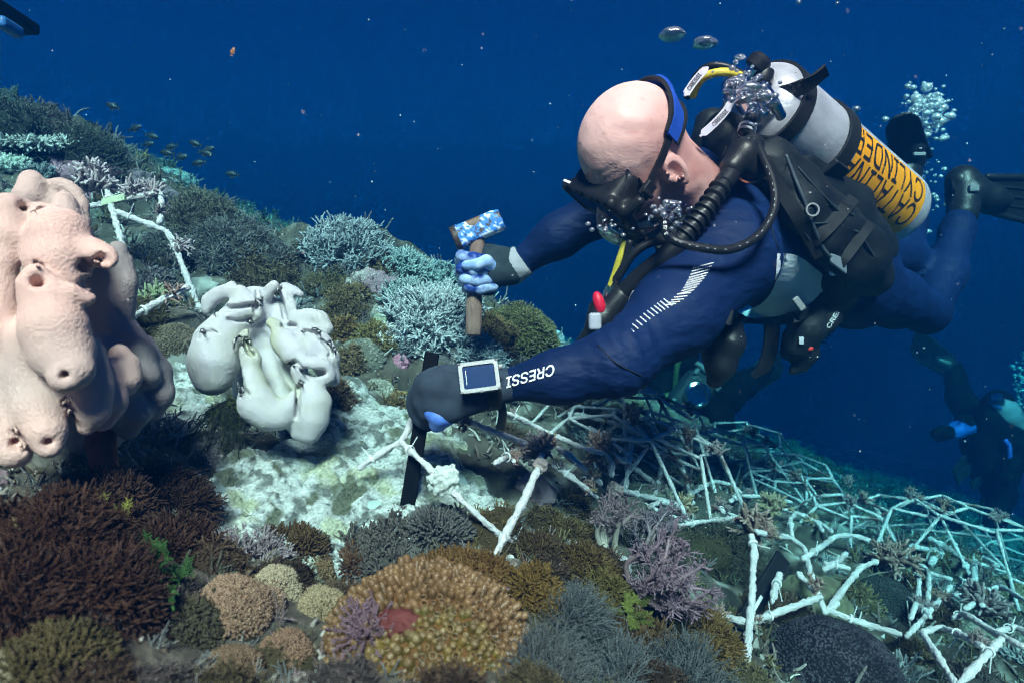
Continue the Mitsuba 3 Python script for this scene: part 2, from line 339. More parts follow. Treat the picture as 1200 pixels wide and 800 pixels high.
def sand_colour(p, n, uv):
    w = p + .012 * mi.Vector3f(noise(p.x * 40, p.y * 40, p.z * 40), noise(p.x * 40 + 9, p.y * 40, p.z * 40), noise(p.x * 40, p.y * 40 + 9, p.z * 40))
    a, b, c = fbm(w.x * 55, w.y * 55, w.z * 55, 4), noise(p.x * 330, p.y * 330, p.z * 330), fbm(w.x * 13, w.y * 13, w.z * 13, 3)
    k = mix([.14, .15, .14], [.52, .54, .52], smoothstep(.32, .58, a)); k = mix(k, [.44, .46, .30], smoothstep(.52, .66, c) * .75); k = mix(k, [.13, .14, .10], smoothstep(.62, .72, fbm(w.x * 24 + 5, w.y * 24, w.z * 24, 3)))
    return k * (.62 + .75 * b)
mat('m_sand', .95, proc(sand_colour), .1, lambda p, n, uv: .010 * fbm(p.x * 110, p.y * 110, p.z * 110, 4) + .003 * noise(p.x * 420, p.y * 420, p.z * 420), 8e-4)
scene['sand_bed'] = mikit.ply(trimesh.Trimesh(v, np.vstack([q[:, [0, 1, 2]], q[:, [0, 2, 3]]]), process=False), 'm_sand', smooth=True)
labels['sand_bed'] = {'label': 'bare pale crusty rock and sand in front of the stake', 'kind': 'structure'}
# ================================================================ the diver at work
def Pj(s):  # 'px,py,depth,radius' rows -> (points, radii)
    a = [list(map(float, r.split(','))) for r in s.split()]
    return [P(*r[:3]) for r in a], [r[3] for r in a]
def chain_sdf(chains, k=.03):
    segs = []
    for s in chains:
        p, r = Pj(s) if isinstance(s, str) else s
        segs += [(p[i], p[i + 1], r[i], r[i + 1]) for i in range(len(p) - 1)]
    def fn(x):
        d = None
        for a, b, ra, rb in segs:
            e = d_cone(x, a, b, ra, rb); d = e if d is None else smin(d, e, k)
        return d
    pts = np.array([q for a, b, ra, rb in segs for q in (a - max(ra, rb), a + max(ra, rb), b - max(ra, rb), b + max(ra, rb))])
    return fn, pts.min(0) - .03, pts.max(0) + .03
def trace(fn, pix, d0=.5, d1=3.0, lift=.0015):
    """Points where the sight lines through the pixels meet the body's surface, lifted a little off it."""
    dirs = unit(np.array([P(x, y, 1.0) for x, y in pix])); t = np.full(len(dirs), d0)
    for _ in range(70):
        t = np.minimum(t + fn(dirs * t[:, None]) * .85, d1)
    return dirs * (t - lift)[:, None]
def ribbon(path, wdir, width, thick=.003, n=40):
    """A strap with thickness along a path; wdir gives the direction of its width (one or one per point)."""
    p = smooth_path(path, n); w = np.asarray(wdir, float)
    w = np.broadcast_to(w, (n, 3)) if w.ndim == 1 else smooth_path(w, n)
    t = unit(np.gradient(p, axis=0)); w = unit(w - t * (w * t).sum(1, keepdims=True)); nn = np.cross(t, w)
    hw = np.broadcast_to(np.asarray(width) / 2, (n,))[:, None]
    v = np.stack([p + w * hw + nn * thick / 2, p - w * hw + nn * thick / 2, p - w * hw - nn * thick / 2, p + w * hw - nn * thick / 2], 1).reshape(-1, 3)
    i, j = np.meshgrid(np.arange(n - 1), np.arange(4), indexing='ij')
    q = np.stack([i * 4 + j, i * 4 + (j + 1) % 4, (i + 1) * 4 + (j + 1) % 4, (i + 1) * 4 + j], -1).reshape(-1, 4)
    e = (n - 1) * 4
    return v, np.vstack([q[:, [0, 1, 2]], q[:, [0, 2, 3]], [[0, 2, 1], [0, 3, 2], [e, e + 1, e + 2], [e, e + 2, e + 3]]])
def text2d(s, h, slant=0.0, bold=True, stretch=1.0):
    m = meshkit.text_mesh(s, h, .001, bold); m = m.slice_plane([0, 0, .0005], [0, 0, 1]) if False else m
    v, f = np.array(m.vertices), np.array(m.faces)
    top = v[f][:, :, 2].min(1) > .0009
    f = f[top]; u, inv = np.unique(f, return_inverse=True); v, f = v[u], inv.reshape(-1, 3)
    v2, f2 = trimesh.remesh.subdivide_to_size(v, f, h * .6)
    v2 = np.array(v2[:, :2]); v2[:, 0] = v2[:, 0] * stretch + slant * v2[:, 1]
    return v2, np.array(f2)

suit_fn, slo, shi = chain_sdf([
    '815,222,1.27,.068 835,262,1.33,.115 878,268,1.38,.128 935,315,1.49,.118 985,322,1.57,.115 1003,335,1.6,.09',
    '835,262,1.30,.09 850,300,1.20,.088 792,366,1.09,.068 722,424,1.00,.047 655,441,1.005,.0365 598,450,1.02,.0265',
    '820,225,1.33,.085 765,235,1.43,.075 712,243,1.40,.05 655,276,1.42,.043 612,306,1.45,.032',
    '985,322,1.56,.105 1005,335,1.6,.09 1048,350,1.76,.073 1086,366,1.92,.056 1108,320,2.02,.056 1122,270,2.11,.045 1128,244,2.16,.038',
    '970,290,1.66,.1 1010,300,1.8,.08 1058,300,2.05,.062 1062,260,2.2,.058 1060,215,2.35,.042'], .035)
HC = P(743, 182, 1.15)
CAM = np.stack([RT, UP, -FW], 1)
hl, hu = CAM @ unit([.46, -.41, .79]), CAM @ unit([-.63, .39, .67]); hu = unit(hu - hl * (hl @ hu)); hf = np.cross(hl, hu)
HR = np.stack([hl, hf, hu], 1)
def hd(l, f, u): return HC + HR @ np.array([l, f, u])
NECK0, NECK1 = hd(0.004, -.026, -.05), P(820, 236, 1.26)
def head_fn(x):
    q = (x - HC) @ HR
    d = d_ell(q, np.array([0, -.012, .030]), [.077, .095, .086])
    d = smin(d, d_ell(q, np.array([0, .035, -.035]), [.064, .066, .078]), .03)
    d = smin(d, d_ell(q, np.array([0, .062, -.088]), [.034, .030, .026]), .03)
    d = smin(d, d_ell(q, np.array([0, .078, .012]), [.052, .016, .012]), .02)          # brow
    d = smin(d, d_cone(q, np.array([0, .085, .005]), np.array([0, .115, -.03]), .010, .015), .012)  # nose
    for k_, z_ in enumerate((.030, .042, .054)):   # creases of the forehead
        d = d + .0014 * np.exp(-((q[..., 2] - z_ + .004 * np.cos(q[..., 0] * 60)) / .0028) ** 2) * np.clip((q[..., 1] - .03) / .03, 0, 1)
    for s in (-1, 1):
        d = smin(d, d_ell(q, np.array([s * .052, .055, -.022]), [.02, .022, .018]), .015)   # cheek bone
        d = smin(d, d_cone(q, np.array([s * .046, .0, -.075]), np.array([s * .02, .07, -.095]), .020, .018), .02)  # jaw
    d = smin(d, d_cone(x, NECK0, NECK1, .06, .066), .035)
    for s in (-1, 1):
        ear = d_ell(q, np.array([s * .078, -.008, -.026]), [.014, .021, .034])
        ear = np.maximum(ear, -d_ell(q, np.array([s * .093, -.004, -.021]), [.013, .012, .021]))
        ear = smin(ear, d_ell(q, np.array([s * .082, .010, -.028]), [.006, .006, .009]), .006)
        ear = smin(ear, d_ell(q, np.array([s * .082, -.008, -.055]), [.007, .010, .010]), .006)
        d = smin(d, ear, .006)
    d = smin(d, d_cone(q, np.array([-.02, .092, -.062]), np.array([.02, .092, -.062]), .008, .008), .01)
    return d
person = thing('person', 'bald diver in a navy wetsuit leaning over the reef, hammer raised in one gloved hand', 'person')
hm = relax(nets(head_fn, HC - .2, HC + .22, .0038), 3)
q = (hm[0] - HC) @ HR
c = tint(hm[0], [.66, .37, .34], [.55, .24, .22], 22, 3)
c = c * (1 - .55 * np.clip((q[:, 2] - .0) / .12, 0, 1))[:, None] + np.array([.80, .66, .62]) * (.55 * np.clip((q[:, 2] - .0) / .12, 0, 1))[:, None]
fl = np.clip((.055 - np.hypot(q[:, 1] - .06, (q[:, 2] - .055) * 1.2)) / .04, 0, 1)[:, None] * meshkit.fbm(hm[0] * 35, 3, 8)[:, None]
c = c * (1 - .6 * fl) + np.array([.66, .30, .27]) * .6 * fl
st = (np.clip((-.02 - q[:, 2]) / .03, 0, 1) * np.clip((q[:, 1] + .005) / .02, 0, 1))[:, None] * (.35 + .65 * (meshkit.noise(hm[0] * 420, 3) > .5))[:, None]
c = c * (1 - .32 * st) + np.array([.24, .19, .17]) * .32 * st
sp = np.clip((meshkit.noise(hm[0] * 150, 12) - .80) * 9, 0, 1)[:, None] * (meshkit.noise(hm[0] * 12, 3) > .4)[:, None]; c = c * (1 - .30 * sp) + np.array([.30, .16, .12]) * .30 * sp
er = (np.abs(q[:, 0]) > .078)[:, None] * np.array([.06, -.04, -.04]); c = np.clip(c + er, 0, 1)
bumped('m_skin', lambda p, n, uv: .0009 * fbm(p.x * 380, p.y * 380, p.z * 380, 3) + .0022 * noise(p.x * 55, p.y * 55, p.z * 55), .48, None, .45, spec_tint=0.0)
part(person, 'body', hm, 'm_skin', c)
for s in (-1, 1):
    part(person, 'eye', place(ICO[2], hd(s * .032, .078, -.006)), 'm_wet', None) if False else None

sm = nets(suit_fn, slo, shi, .0105)
sm = relax(sm, 3)
def wrinkles(v):
    return .0045 * (meshkit.fbm(v * [22, 22, 55], 3, 4) - .5) * np.clip((1.62 - v @ FW) / .2, .25, 1) + .006 * np.exp(-((v - P(725, 418, 1.0)) ** 2).sum(1) / .08 ** 2) * np.sin((v - P(725, 418, 1.0)) @ unit(RT + .35 * UP) * 260 + 4 * meshkit.noise(v * 20)) * meshkit.noise(v * 25, 4) + .008 * np.exp(-((v - P(880, 310, 1.2)) ** 2).sum(1) / .12 ** 2) * (meshkit.fbm((v @ np.stack([RT, UP, FW], 1)) * [34, 9, 12], 2, 6) - .5)
tmn = trimesh.Trimesh(*sm, process=False).vertex_normals
sm = (sm[0] + tmn * wrinkles(sm[0])[:, None], sm[1])
bumped('m_suit', lambda p, n, uv: .0005 * fbm(p.x * 500, p.y * 500, p.z * 500, 2) + .005 * fbm(p.x * 26, p.y * 26, p.z * 60, 3), .66, None, .25)
part(person, 'wetsuit', sm, 'm_suit', tint(sm[0], [.0015, .011, .055], [.002, .016, .075], 6, 2))
# printed panels and seams: sheets that lie on the suit
def sheet(pixpoly, step=4.0, lift=.0016, fn=suit_fn):
    from shapely.geometry import Polygon, Point
    from shapely import contains_xy
    pg = Polygon(pixpoly); x0, y0, x1, y1 = pg.bounds
    m = trimesh.creation.extrude_polygon(pg, 1.0, engine='earcut')
    v, f = np.array(m.vertices), np.array(m.faces); top = v[f][:, :, 2].min(1) > .9
    f = f[top]; u, inv = np.unique(f, return_inverse=True)
    v, f = trimesh.remesh.subdivide_to_size(v[u], inv.reshape(-1, 3), step)
    tm = trimesh.Trimesh(v, f); 
    return trace(fn, np.array(tm.vertices)[:, :2], lift=lift), np.array(tm.faces)
pan = smooth_path(np.c_[np.array([[911, 297], [935, 300], [962, 320], [975, 334], [962, 352], [935, 364], [905, 371], [868, 369], [893, 355], [907, 335], [911, 297]], float), np.zeros(11)], 60)[:, :2]
part(person, 'side_panel', sheet(pan, 6, .0022), 'm_suit', [.72, .74, .80], label='pale grey panel on the flank of the suit')
for a, b in (([700, 404], [752, 440]), ([913, 293], [905, 240])):
    s = smooth_path(np.array([[*a, 0], [(a[0] + b[0]) / 2 - 4, (a[1] + b[1]) / 2 + 3, 0], [*b, 0]], float), 14)[:, :2]
    part(person, 'seam', tub(trace(suit_fn, s, lift=.0002), .0009, 6), 'm_webbing')
spine = smooth_path(np.array([[836, 308, 25], [829, 320, 23], [822, 330, 21], [812, 341, 18], [799, 352, 15], [785, 360, 13], [772, 367, 11], [758, 377, 10], [743, 389, 8]], float), 26)
for x, y, w in spine:
    tl = np.array([-.94, .26 if x > 810 else .1 if x > 790 else -.15])
    if x < 790: tl = np.array([-.75, -.62])
    s = np.array([[x, y] + tl * w * k for k in np.linspace(0, 1, 6)])
    part(person, 'sleeve_stripe', tub(trace(suit_fn, s, lift=.0006), .0011, 6), 'm_print')
v2, f2 = text2d('CRESSI', 12.0, .18, True, 1.0)
w = v2[:, 0].max()
v2[:, 0] *= 62 / w
pa, dx = np.array([651.0, 426.0]), unit(np.array([-62.0, 17.0])); dy = np.array([.10, 1.0])
part(person, 'sleeve_lettering', (trace(suit_fn, pa + v2[:, :1] * dx + v2[:, 1:] * dy, lift=.0016), f2), 'm_print', smooth=False, label='white lettering printed upside down along the forearm')
lt = [P(613, 305, 1.447), P(602, 313, 1.452), P(594, 319, 1.456)]
part(person, 'sleeve_cuff', tub(lt, [.0365, .037, .0355], 22), 'm_suit', [.36, .36, .40], smooth=40, label='grey turned cuff of the raised arm')

# gloves: palm and five bent fingers in one continuous surface
def glove(chains, h, k=.008):
    fn, lo, hi = chain_sdf(chains, k); return relax(nets(fn, lo, hi, h), 2)
HL = ['598,450,1.02,.0265 572,455,1.018,.0285 540,458,1.005,.034', '560,452,1.01,.03 520,452,1.0,.031 508,452,1.0,.027', '560,462,1.01,.026 525,475,1.0,.026 512,472,1.0,.024',
      '515,446,1.0,.0175 497,449,1.005,.0135 488,462,1.032,.012 492,470,1.06,.0105 505,470,1.068,.010',
      '512,456,1.0,.0175 494,461,1.005,.0135 486,473,1.034,.012 490,480,1.062,.0105 503,480,1.07,.010',
      '512,466,1.0,.0165 496,472,1.005,.013 489,483,1.034,.0115 493,489,1.06,.0105 505,489,1.068,.010',
      '515,476,1.0,.015 501,483,1.007,.0118 495,492,1.03,.011 499,497,1.055,.010 509,496,1.062,.0095']
gm = glove(HL, .003)
bumped('m_glove', lambda p, n, uv: .0006 * fbm(p.x * 900, p.y * 900, p.z * 900, 2), .9, None, .2)
part(person, 'glove', gm, 'm_glove', tint(gm[0], [.030, .042, .062], [.042, .058, .085], 60, 1), label='dark grey glove closed round the stake')
th = glove(['545,470,1.012,.022 528,484,.998,.014 515,489,.99,.0125 508,484,.992,.0112 503,481,1.0,.010', '520,492,1.0,.011 512,497,1.0,.010 516,499,1.01,.008'], .0026)
part(person, 'glove_thumb', th, 'm_satin', tint(th[0], [.012, .07, .50], [.10, .22, .66], 55, 2, sharp=1.6), label='blue rubber coated thumb of the lower glove')
# the raised hand: the fingers cross the handle, the thumb lies over them
HRs = ['612,306,1.45,.032 598,316,1.45,.033 582,318,1.445,.035', '590,305,1.45,.03 570,300,1.455,.027 565,318,1.46,.026 572,335,1.455,.022']
rg = glove(HRs, .0034)
part(person, 'glove', rg, 'm_glove', tint(rg[0], [.022, .034, .045], [.035, .05, .06], 60, 1), label='dark glove of the raised hand')
fing = ['575,306,1.44,.013 556,303,1.415,.012 541,300,1.425,.0115 538,306,1.455,.011', '573,318,1.432,.013 556,317,1.41,.0125 541,315,1.42,.0115 538,320,1.45,.011',
        '575,328,1.432,.0125 559,329,1.41,.0122 545,327,1.418,.0112 541,331,1.45,.0105', '578,336,1.435,.0118 563,339,1.415,.0112 550,337,1.42,.0105 546,339,1.45,.010']
for i, s in enumerate(fing):
    fm = glove([s], .003)
    part(person, 'glove_finger', fm, 'm_satin', tint(fm[0], [.010, .04, .24], [.40, .52, .80], 42, 5 + i, sharp=2.4))
fm = glove(['580,316,1.43,.014 570,306,1.405,.012 560,310,1.395,.011 546,311,1.402,.0098'], .003)
part(person, 'glove_thumb', fm, 'm_satin', tint(fm[0], [.3, .45, .8], [.75, .8, .9], 30, 3, sharp=1.6))
# boots
for s in ('1128,250,2.14,.046 1130,228,2.17,.05 1128,212,2.18,.046 1150,225,2.17,.04', '1061,222,2.33,.046 1061,200,2.36,.05 1066,188,2.38,.046'):
    part(person, 'boot', glove([s], .008, .02), 'm_rubber')

# ---------------------------------------------------------------- hammer and stake
ham = thing('hammer', 'short sledge hammer in the raised glove, blue and white paint worn to rust', 'hammer')
ha, hb = P(538, 278, 1.44), P(581, 260, 1.44); hx = unit(hb - ha); hy = unit(P(566, 330, 1.44) - P(560, 290, 1.44)); hy = unit(hy - hx * (hx @ hy)); hz = np.cross(hx, hy); HM = np.stack([hx, hy, hz], 1)
hcn = (ha + hb) / 2
def ham_fn(x):
    q = (x - hcn) @ HM
    d = d_box(q, 0, [.048, .0235, .0235], np.eye(3), .009)
    d = smin(d, np.maximum(np.linalg.norm(q[..., 1:], axis=-1) - .027, np.abs(q[..., 0] + .047) - .009), .006)
    d = smin(d, np.maximum(np.linalg.norm(q[..., 1:], axis=-1) - .024, np.abs(q[..., 0] - .05) - .007), .006)
    return d
hmz = nets(ham_fn, hcn - .09, hcn + .09, .0032)
qh = (hmz[0] - hcn) @ HM
tt = .6 * meshkit.fbm(hmz[0] * 40, 3, 6) + .4 * meshkit.fbm(hmz[0] * 150, 3, 7)
c = np.where((tt > .54)[:, None], [.80, .84, .9], [.06, .24, .70]); c = np.where(((tt < .425) | (qh[:, 0] < -.043))[:, None], [.07, .045, .035], c)
c = np.where((np.hypot(qh[:, 0] + .002, qh[:, 1] + .022) < .016)[:, None], [.20, .11, .07], c)
part(ham, 'head', hmz, 'm_satin', c)
hp = [P(557, 262, 1.44), P(559, 292, 1.44), P(556, 340, 1.44), P(555, 392, 1.44)]
hh = tub(smooth_path(hp, 14), [.017] * 5 + [.016] * 5 + [.0175] * 4, 16)
bumped('m_wood', lambda p, n, uv: .003 * fbm(p.x * 160, p.y * 160, p.z * 18, 3), .75, None, .25)
part(ham, 'handle', hh, 'm_wood', tint(hh[0] * [1, 1, .3], [.20, .11, .085], [.34, .22, .18], 60, 2))
mat('m_black', .7, [.004, .0045, .005], .06)
stk = thing('stake', 'flat black stake standing in the pale sand under the lower glove', 'stake')
sa, sb = P(507, 413, 1.06), P(476, 604, 1.035); az = unit(sb - sa); ax = unit(np.cross(az, -FW)); SM = np.stack([ax, np.cross(az, ax), az], 1)
L = np.linalg.norm(sb - sa)
part(stk, 'bar', place(rbox([.022, .010, L + .06], .2), (sa + sb) / 2 + az * .03, SM), 'm_black', smooth=30)
part(stk, 'flange', place(rbox([.005, .020, L + .06], .2), (sa + sb) / 2 + SM[:, 0] * .010 + SM[:, 1] * .010 + az * .03, SM), 'm_black', smooth=30)

# ---------------------------------------------------------------- dive computer on the wrist
dc = thing('dive_computer', 'square wrist computer with silver frame and dark blue screen on the forearm', 'computer')
c0 = P(562, 443, .968)
ux, uy = unit(P(582, 428, 1.0) - P(546, 433, 1.0)), unit(P(546, 433, 1.0) - P(541, 459, 1.0)); uy = unit(uy - ux * (ux @ uy)); uz = np.cross(ux, uy)
tilt = unit(uz * .96 + UP * .28); ux = unit(ux - tilt * (ux @ tilt)); uy = np.cross(tilt, ux); DM = np.stack([ux, uy, tilt], 1)
part(dc, 'case', place(rbox([.054, .042, .022], .3), c0, DM), 'm_rubber', smooth=30)
def slab(poly_outer, poly_inner, z0, z1):
    from shapely.geometry import Polygon
    m = trimesh.creation.extrude_polygon(Polygon(poly_outer, [poly_inner] if poly_inner is not None else None), z1 - z0, engine='earcut'); v = np.array(m.vertices); v[:, 2] += z0
    return v, np.array(m.faces)
def rr(w, h, r, n=6):
    a = np.linspace(0, np.pi / 2, n)
    return np.array([(sx * (w / 2 - r) + r * math.cos(t + o), sy * (h / 2 - r) + r * math.sin(t + o)) for sx, sy, o in ((1, 1, 0), (-1, 1, np.pi / 2), (-1, -1, np.pi), (1, -1, 3 * np.pi / 2)) for t in a])
mat('m_steel', .5, [.26, .265, .275], .3, metallic=.3)
part(dc, 'frame', place(slab(rr(.057, .045, .006), rr(.046, .034, .003)[::-1], .008, .0145), c0, DM), 'm_steel', smooth=30)
mat('m_screen', .35, [.005, .03, .11], .04)
part(dc, 'screen', place(rbox([.046, .034, .003], .3), c0 + tilt * .0105, DM), 'm_screen', smooth=30)
part(dc, 'screen_readout', place(slab([[-.019, -.010], [-.0182, -.010], [-.0182, .011], [-.019, .011]], None, .0125, .0128), c0, DM), 'm_print', smooth=False)
for dx_, dy_ in ((-.027, -.021), (.027, -.021), (.027, .021), (-.027, .021), (0, -.0225)):
    part(dc, 'screw', place((ICO[1][0] * [.003, .003, .002], ICO[1][1]), c0 + DM @ np.array([dx_, dy_, .0135])), 'm_steel')
part(dc, 'button', lathe([(0, .031), (.0045, .031), (.0045, .026), (.003, .024)], c0 + DM @ np.array([.004, .012, .006]), ux, 14), 'm_steel', smooth=30)
wa = unit(P(598, 450, 1.02) - P(540, 458, 1.005)); w1 = unit(np.cross(wa, FW)); w2 = np.cross(wa, w1); wc = P(566, 455, 1.017)
for off in (-.012, .012):
    ring = [wc + wa * off + .0335 * (math.cos(t) * w1 + math.sin(t) * w2) for t in np.linspace(0, 2 * np.pi, 25)]
    part(dc, 'strap', ribbon(ring, wa, .020, .004, 60), 'm_rubber', smooth=False)
part(dc, 'strap_tail', ribbon([P(585, 468, 1.02), P(589, 483, 1.03), P(586, 503, 1.04)], RT, .013, .003, 14), 'm_rubber', smooth=False)

# ---------------------------------------------------------------- mask
mk = thing('dive_mask', "black dive mask on the bald diver's face, its strap crossing the head", 'mask')
def mask_fn(x):
    q = (x - HC) @ HR; y = q - np.array([0, .072, .000])
    d = np.maximum(d_box(y, 0, [.068, .040, .038], np.eye(3), .02), -d_box(y - np.array([0, -.035, 0]), 0, [.060, .03, .031], np.eye(3), .015))
    d = smin(d, d_box(y - np.array([0, .030, 0]), 0, [.077, .011, .041], np.eye(3), .010), .006)
    d = smin(d, d_cone(y, np.array([0, .02, -.03]), np.array([0, .012, -.048]), .018, .02), .012)
    for s in (-1, 1):
        d = smin(d, d_cone(y, np.array([s * .074, .022, .002]), np.array([s * .090, .000, .004]), .012, .009), .01)
    return np.maximum(d, -(d_box(y - np.array([0, .04, .002]), 0, [.066, .006, .031], np.eye(3), .004)))
part(mk, 'skirt', relax(nets(mask_fn, HC - .2, HC + .2, .0036), 2), 'm_rubber')
for s in (-1, 1):
    part(mk, 'lens', place(rbox([.060, .004, .058], .2), hd(s * .033, .107, .002), HR), 'm_screen', smooth=30)
part(mk, 'frame_logo', place(slab([[-.011, -.0022], [.011, -.0022], [.011, .0022], [-.011, .0022]], None, 0, .001), hd(-.060, .099, .0405), np.stack([hl, hf, hu], 1)), 'm_print', smooth=False)
def ringp(l, f, u, o=.0): return hd(l, f, u)
SLP = ((.089, .074, .003), (.088, .050, .004), (.0855, .025, .009), (.083, -.01, .016), (.074, -.048, .024))
sl = [hd(*a) for a in SLP]
part(mk, 'strap', ribbon(sl, hu + .25 * hf, [.017] * 10 + [.013] * 30, .004), 'm_rubber', smooth=False)
sl2 = [hd(-a[0], a[1], a[2]) for a in SLP]
part(mk, 'strap', ribbon(sl2, hu, .015, .004), 'm_rubber', smooth=False)
part(mk, 'buckle', place(rbox([.010, .028, .022], .3), hd(.0895, .050, .004), HR), 'm_rubber', smooth=30)
part(mk, 'buckle_roller', tub([hd(.095, .055, -.008), hd(.095, .057, .016)], .004, 8), 'm_rubber', smooth=40)
ang = np.radians(np.linspace(-128, -52, 9) - 0)
pad = [hd(.082 * math.cos(t) * 1.02 + 0, -.012 + .101 * math.sin(t), .016 + .012 * (-math.sin(t))) for t in np.radians(np.linspace(-165, -15, 11))]
mat('m_pad', .7, [.012, .07, .42], .25, sheen=.6)
part(mk, 'strap_pad', ribbon(pad, hu - .25 * hf, [.030] * 6 + list(np.linspace(.034, .056, 14)) + list(np.linspace(.056, .034, 14)) + [.03] * 6, .005), 'm_pad', smooth=False, label='blue neoprene pad of the mask strap')
for o in (-.029, .029):
    pe = [p + hu * o * k for p, k in zip(pad, [.55, .62, .75, .9, 1, 1, 1, .9, .75, .62, .55])]
    part(mk, 'pad_edge', ribbon(pe, hu - .25 * hf, .006, .006), 'm_webbing', smooth=False)

# ---------------------------------------------------------------- tank
tk = thing('scuba_tank', 'silver dive tank with an orange sticker on the back of the bald diver', 'tank')
TA, TB, TR = P(899, 130, 1.31), P(1043, 243, 1.60), .0895
ta = unit(TB - TA); TL = np.linalg.norm(TB - TA)
te = unit(-TA - ta * (-TA @ ta)); tu = np.cross(ta, te)          # te: towards the camera; tu: round the side
if tu @ UP < 0: tu = -tu
def tank_pt(z, ang, r=TR + .001):
    z, ang = np.asarray(z)[..., None], np.asarray(ang)[..., None]
    return TA + ta * z + r * (np.cos(ang) * te + np.sin(ang) * tu)
th_ = np.linspace(0, np.pi / 2, 10)
prof = [(.022, -.075), (.030, -.070)] + [(.03 + (TR - .03) * math.sin(t), -.008 - .052 * math.cos(t)) for t in th_] + [(TR, TL * .25), (TR, TL * .5), (TR, TL - .01)] + [(TR - .03 + .03 * math.cos(t), TL - .01 + .045 * math.sin(t)) for t in th_[1:]] + [(0, TL + .035)]
bumped('m_tank', lambda p, n, uv: .0006 * fbm(p.x * 200, p.y * 200, p.z * 200, 3), .38, proc(lambda p, n, uv: mix([.60, .58, .64], [.47, .46, .52], smoothstep(.35, .7, fbm(p.x * 22, p.y * 22, p.z * 22, 4)))), .5, metallic=.35)
tkc = lathe(prof, TA, ta, 64)
part(tk, 'cylinder', tkc, 'm_tank', smooth=40)
def tank_patch(z0, z1, a0, a1, r, nz=14, na=16):
    Z, A = np.meshgrid(np.linspace(z0, z1, nz), np.linspace(a0, a1, na), indexing='ij')
    v = tank_pt(Z, A, r).reshape(-1, 3); i, j = np.meshgrid(np.arange(nz - 1), np.arange(na - 1), indexing='ij')
    q = np.stack([i * na + j, i * na + j + 1, (i + 1) * na + j + 1, (i + 1) * na + j], -1).reshape(-1, 4)
    return v, np.vstack([q[:, [0, 1, 2]], q[:, [0, 2, 3]]])
S0, S1, A0, A1 = TL * .36, TL * .94, math.radians(-28), math.radians(66)
mat('m_sticker', .4, [.95, .35, .006], .4)
stick = part(tk, 'sticker', tank_patch(S0, S1, A0, A1, TR + .0012), 'm_sticker', label='orange sticker with dark lettering that reads towards the valve')
mat('m_ink', .5, [.02, .018, .02], .3)
for line, lo_, hi_ in (('CATALINA', -.33, .04), ('CYLINDER', .08, .45)):
    v2, f2 = text2d(line, 1.0, 0, False)
    v2[:, 0] = v2[:, 0] / v2[:, 0].max(); v2[:, 1] = np.clip(v2[:, 1], -.05, 1.05)
    am = (A0 + A1) / 2; half = (A1 - A0)
    z = S1 - .012 - v2[:, 0] * (S1 - S0 + .002)
    a = am + half * (hi_ - (hi_ - lo_) * v2[:, 1])
    part(stick, 'lettering', (tank_pt(z, a, TR + .0022), f2), 'm_ink', smooth=False)
def band(z, w, r, tilt=0.0):
    t = np.linspace(0, 2 * np.pi, 49)
    return ribbon([tank_pt(z + tilt * math.sin(x), x, r) for x in t], ta, w, .006, 120)
part(tk, 'strap', band(TL * .30, .036, TR + .004, .008), 'm_webbing', smooth=False)
part(tk, 'strap', band(-.008, .034, TR + .002, .006), 'm_webbing', smooth=False)
part(tk, 'strap_buckle', place(rbox([.05, .014, .06], .25), tank_pt(TL * .30, math.radians(-12), TR + .010), np.stack([ta, unit(math.cos(-.21) * te + math.sin(-.21) * tu), np.cross(ta, unit(math.cos(-.21) * te + math.sin(-.21) * tu))], 1)), 'm_rubber', smooth=30)
part(tk, 'strap_tail', ribbon([P(908, 112, 1.25), P(930, 106, 1.22), P(950, 97, 1.2), P(969, 82, 1.19)], -FW * .6 + UP * .5, .028, .005, 24), 'm_webbing', smooth=False)
nv = TA - ta * .075
vl = part(tk, 'valve', join(lathe([(0, 0), (.017, 0), (.017, .035), (.024, .037), (.024, .062), (.015, .064), (0, .064)], nv + ta * .02, -ta, 20), tub([nv - ta * .02 - tu * .03, nv - ta * .02 + tu * .042], .013, 14)), 'm_chrome', smooth=35)
part(tk, 'valve_knob', lathe([(0, 0), (.019, .0), (.023, .006), (.021, .022), (.012, .03), (0, .03)], nv - ta * .02 + tu * .04, tu, 14), 'm_rubber', smooth=30)

# ---------------------------------------------------------------- buoyancy vest and straps
bc = thing('buoyancy_vest', 'black buoyancy vest with straps and pockets around the bald diver', 'vest')
bfn, blo, bhi = chain_sdf([
    '850,160,1.28,.045 868,188,1.25,.045 900,195,1.26,.05 928,228,1.27,.058 962,264,1.31,.064 1002,298,1.36,.06 1020,322,1.41,.045',
    '925,190,1.36,.06 980,245,1.45,.07 1022,290,1.50,.052', '905,190,1.23,.026 935,245,1.235,.028 965,285,1.27,.025 990,318,1.32,.026', '985,322,1.37,.05 985,345,1.40,.035',
    '835,150,1.38,.04 830,190,1.36,.04 800,255,1.33,.035', '985,318,1.46,.032 972,348,1.42,.03 945,385,1.42,.036 935,405,1.43,.034', '975,355,1.43,.02 985,345,1.44,.02'], .022)
bm = relax(nets(bfn, blo, bhi, .0075), 3)
bm = (bm[0] + trimesh.Trimesh(*bm, process=False).vertex_normals * (.012 * (meshkit.fbm(bm[0] * [14, 14, 24], 3, 12) - .5))[:, None], bm[1])
bumped('m_vest', lambda p, n, uv: .0006 * noise(p.x * 700, p.y * 700, p.z * 700) + .003 * fbm(p.x * 40, p.y * 40, p.z * 40, 3), .55, None, .35)
part(bc, 'bladder', bm, 'm_vest', tint(bm[0], [.005, .007, .009], [.011, .015, .018], 9, 3))
pipe = smooth_path([x - unit(x) * .001 for x in trace(bfn, [(921, 182), (930, 205), (941, 232), (952, 262), (962, 286), (972, 300), (988, 312)], lift=.001)], 40)
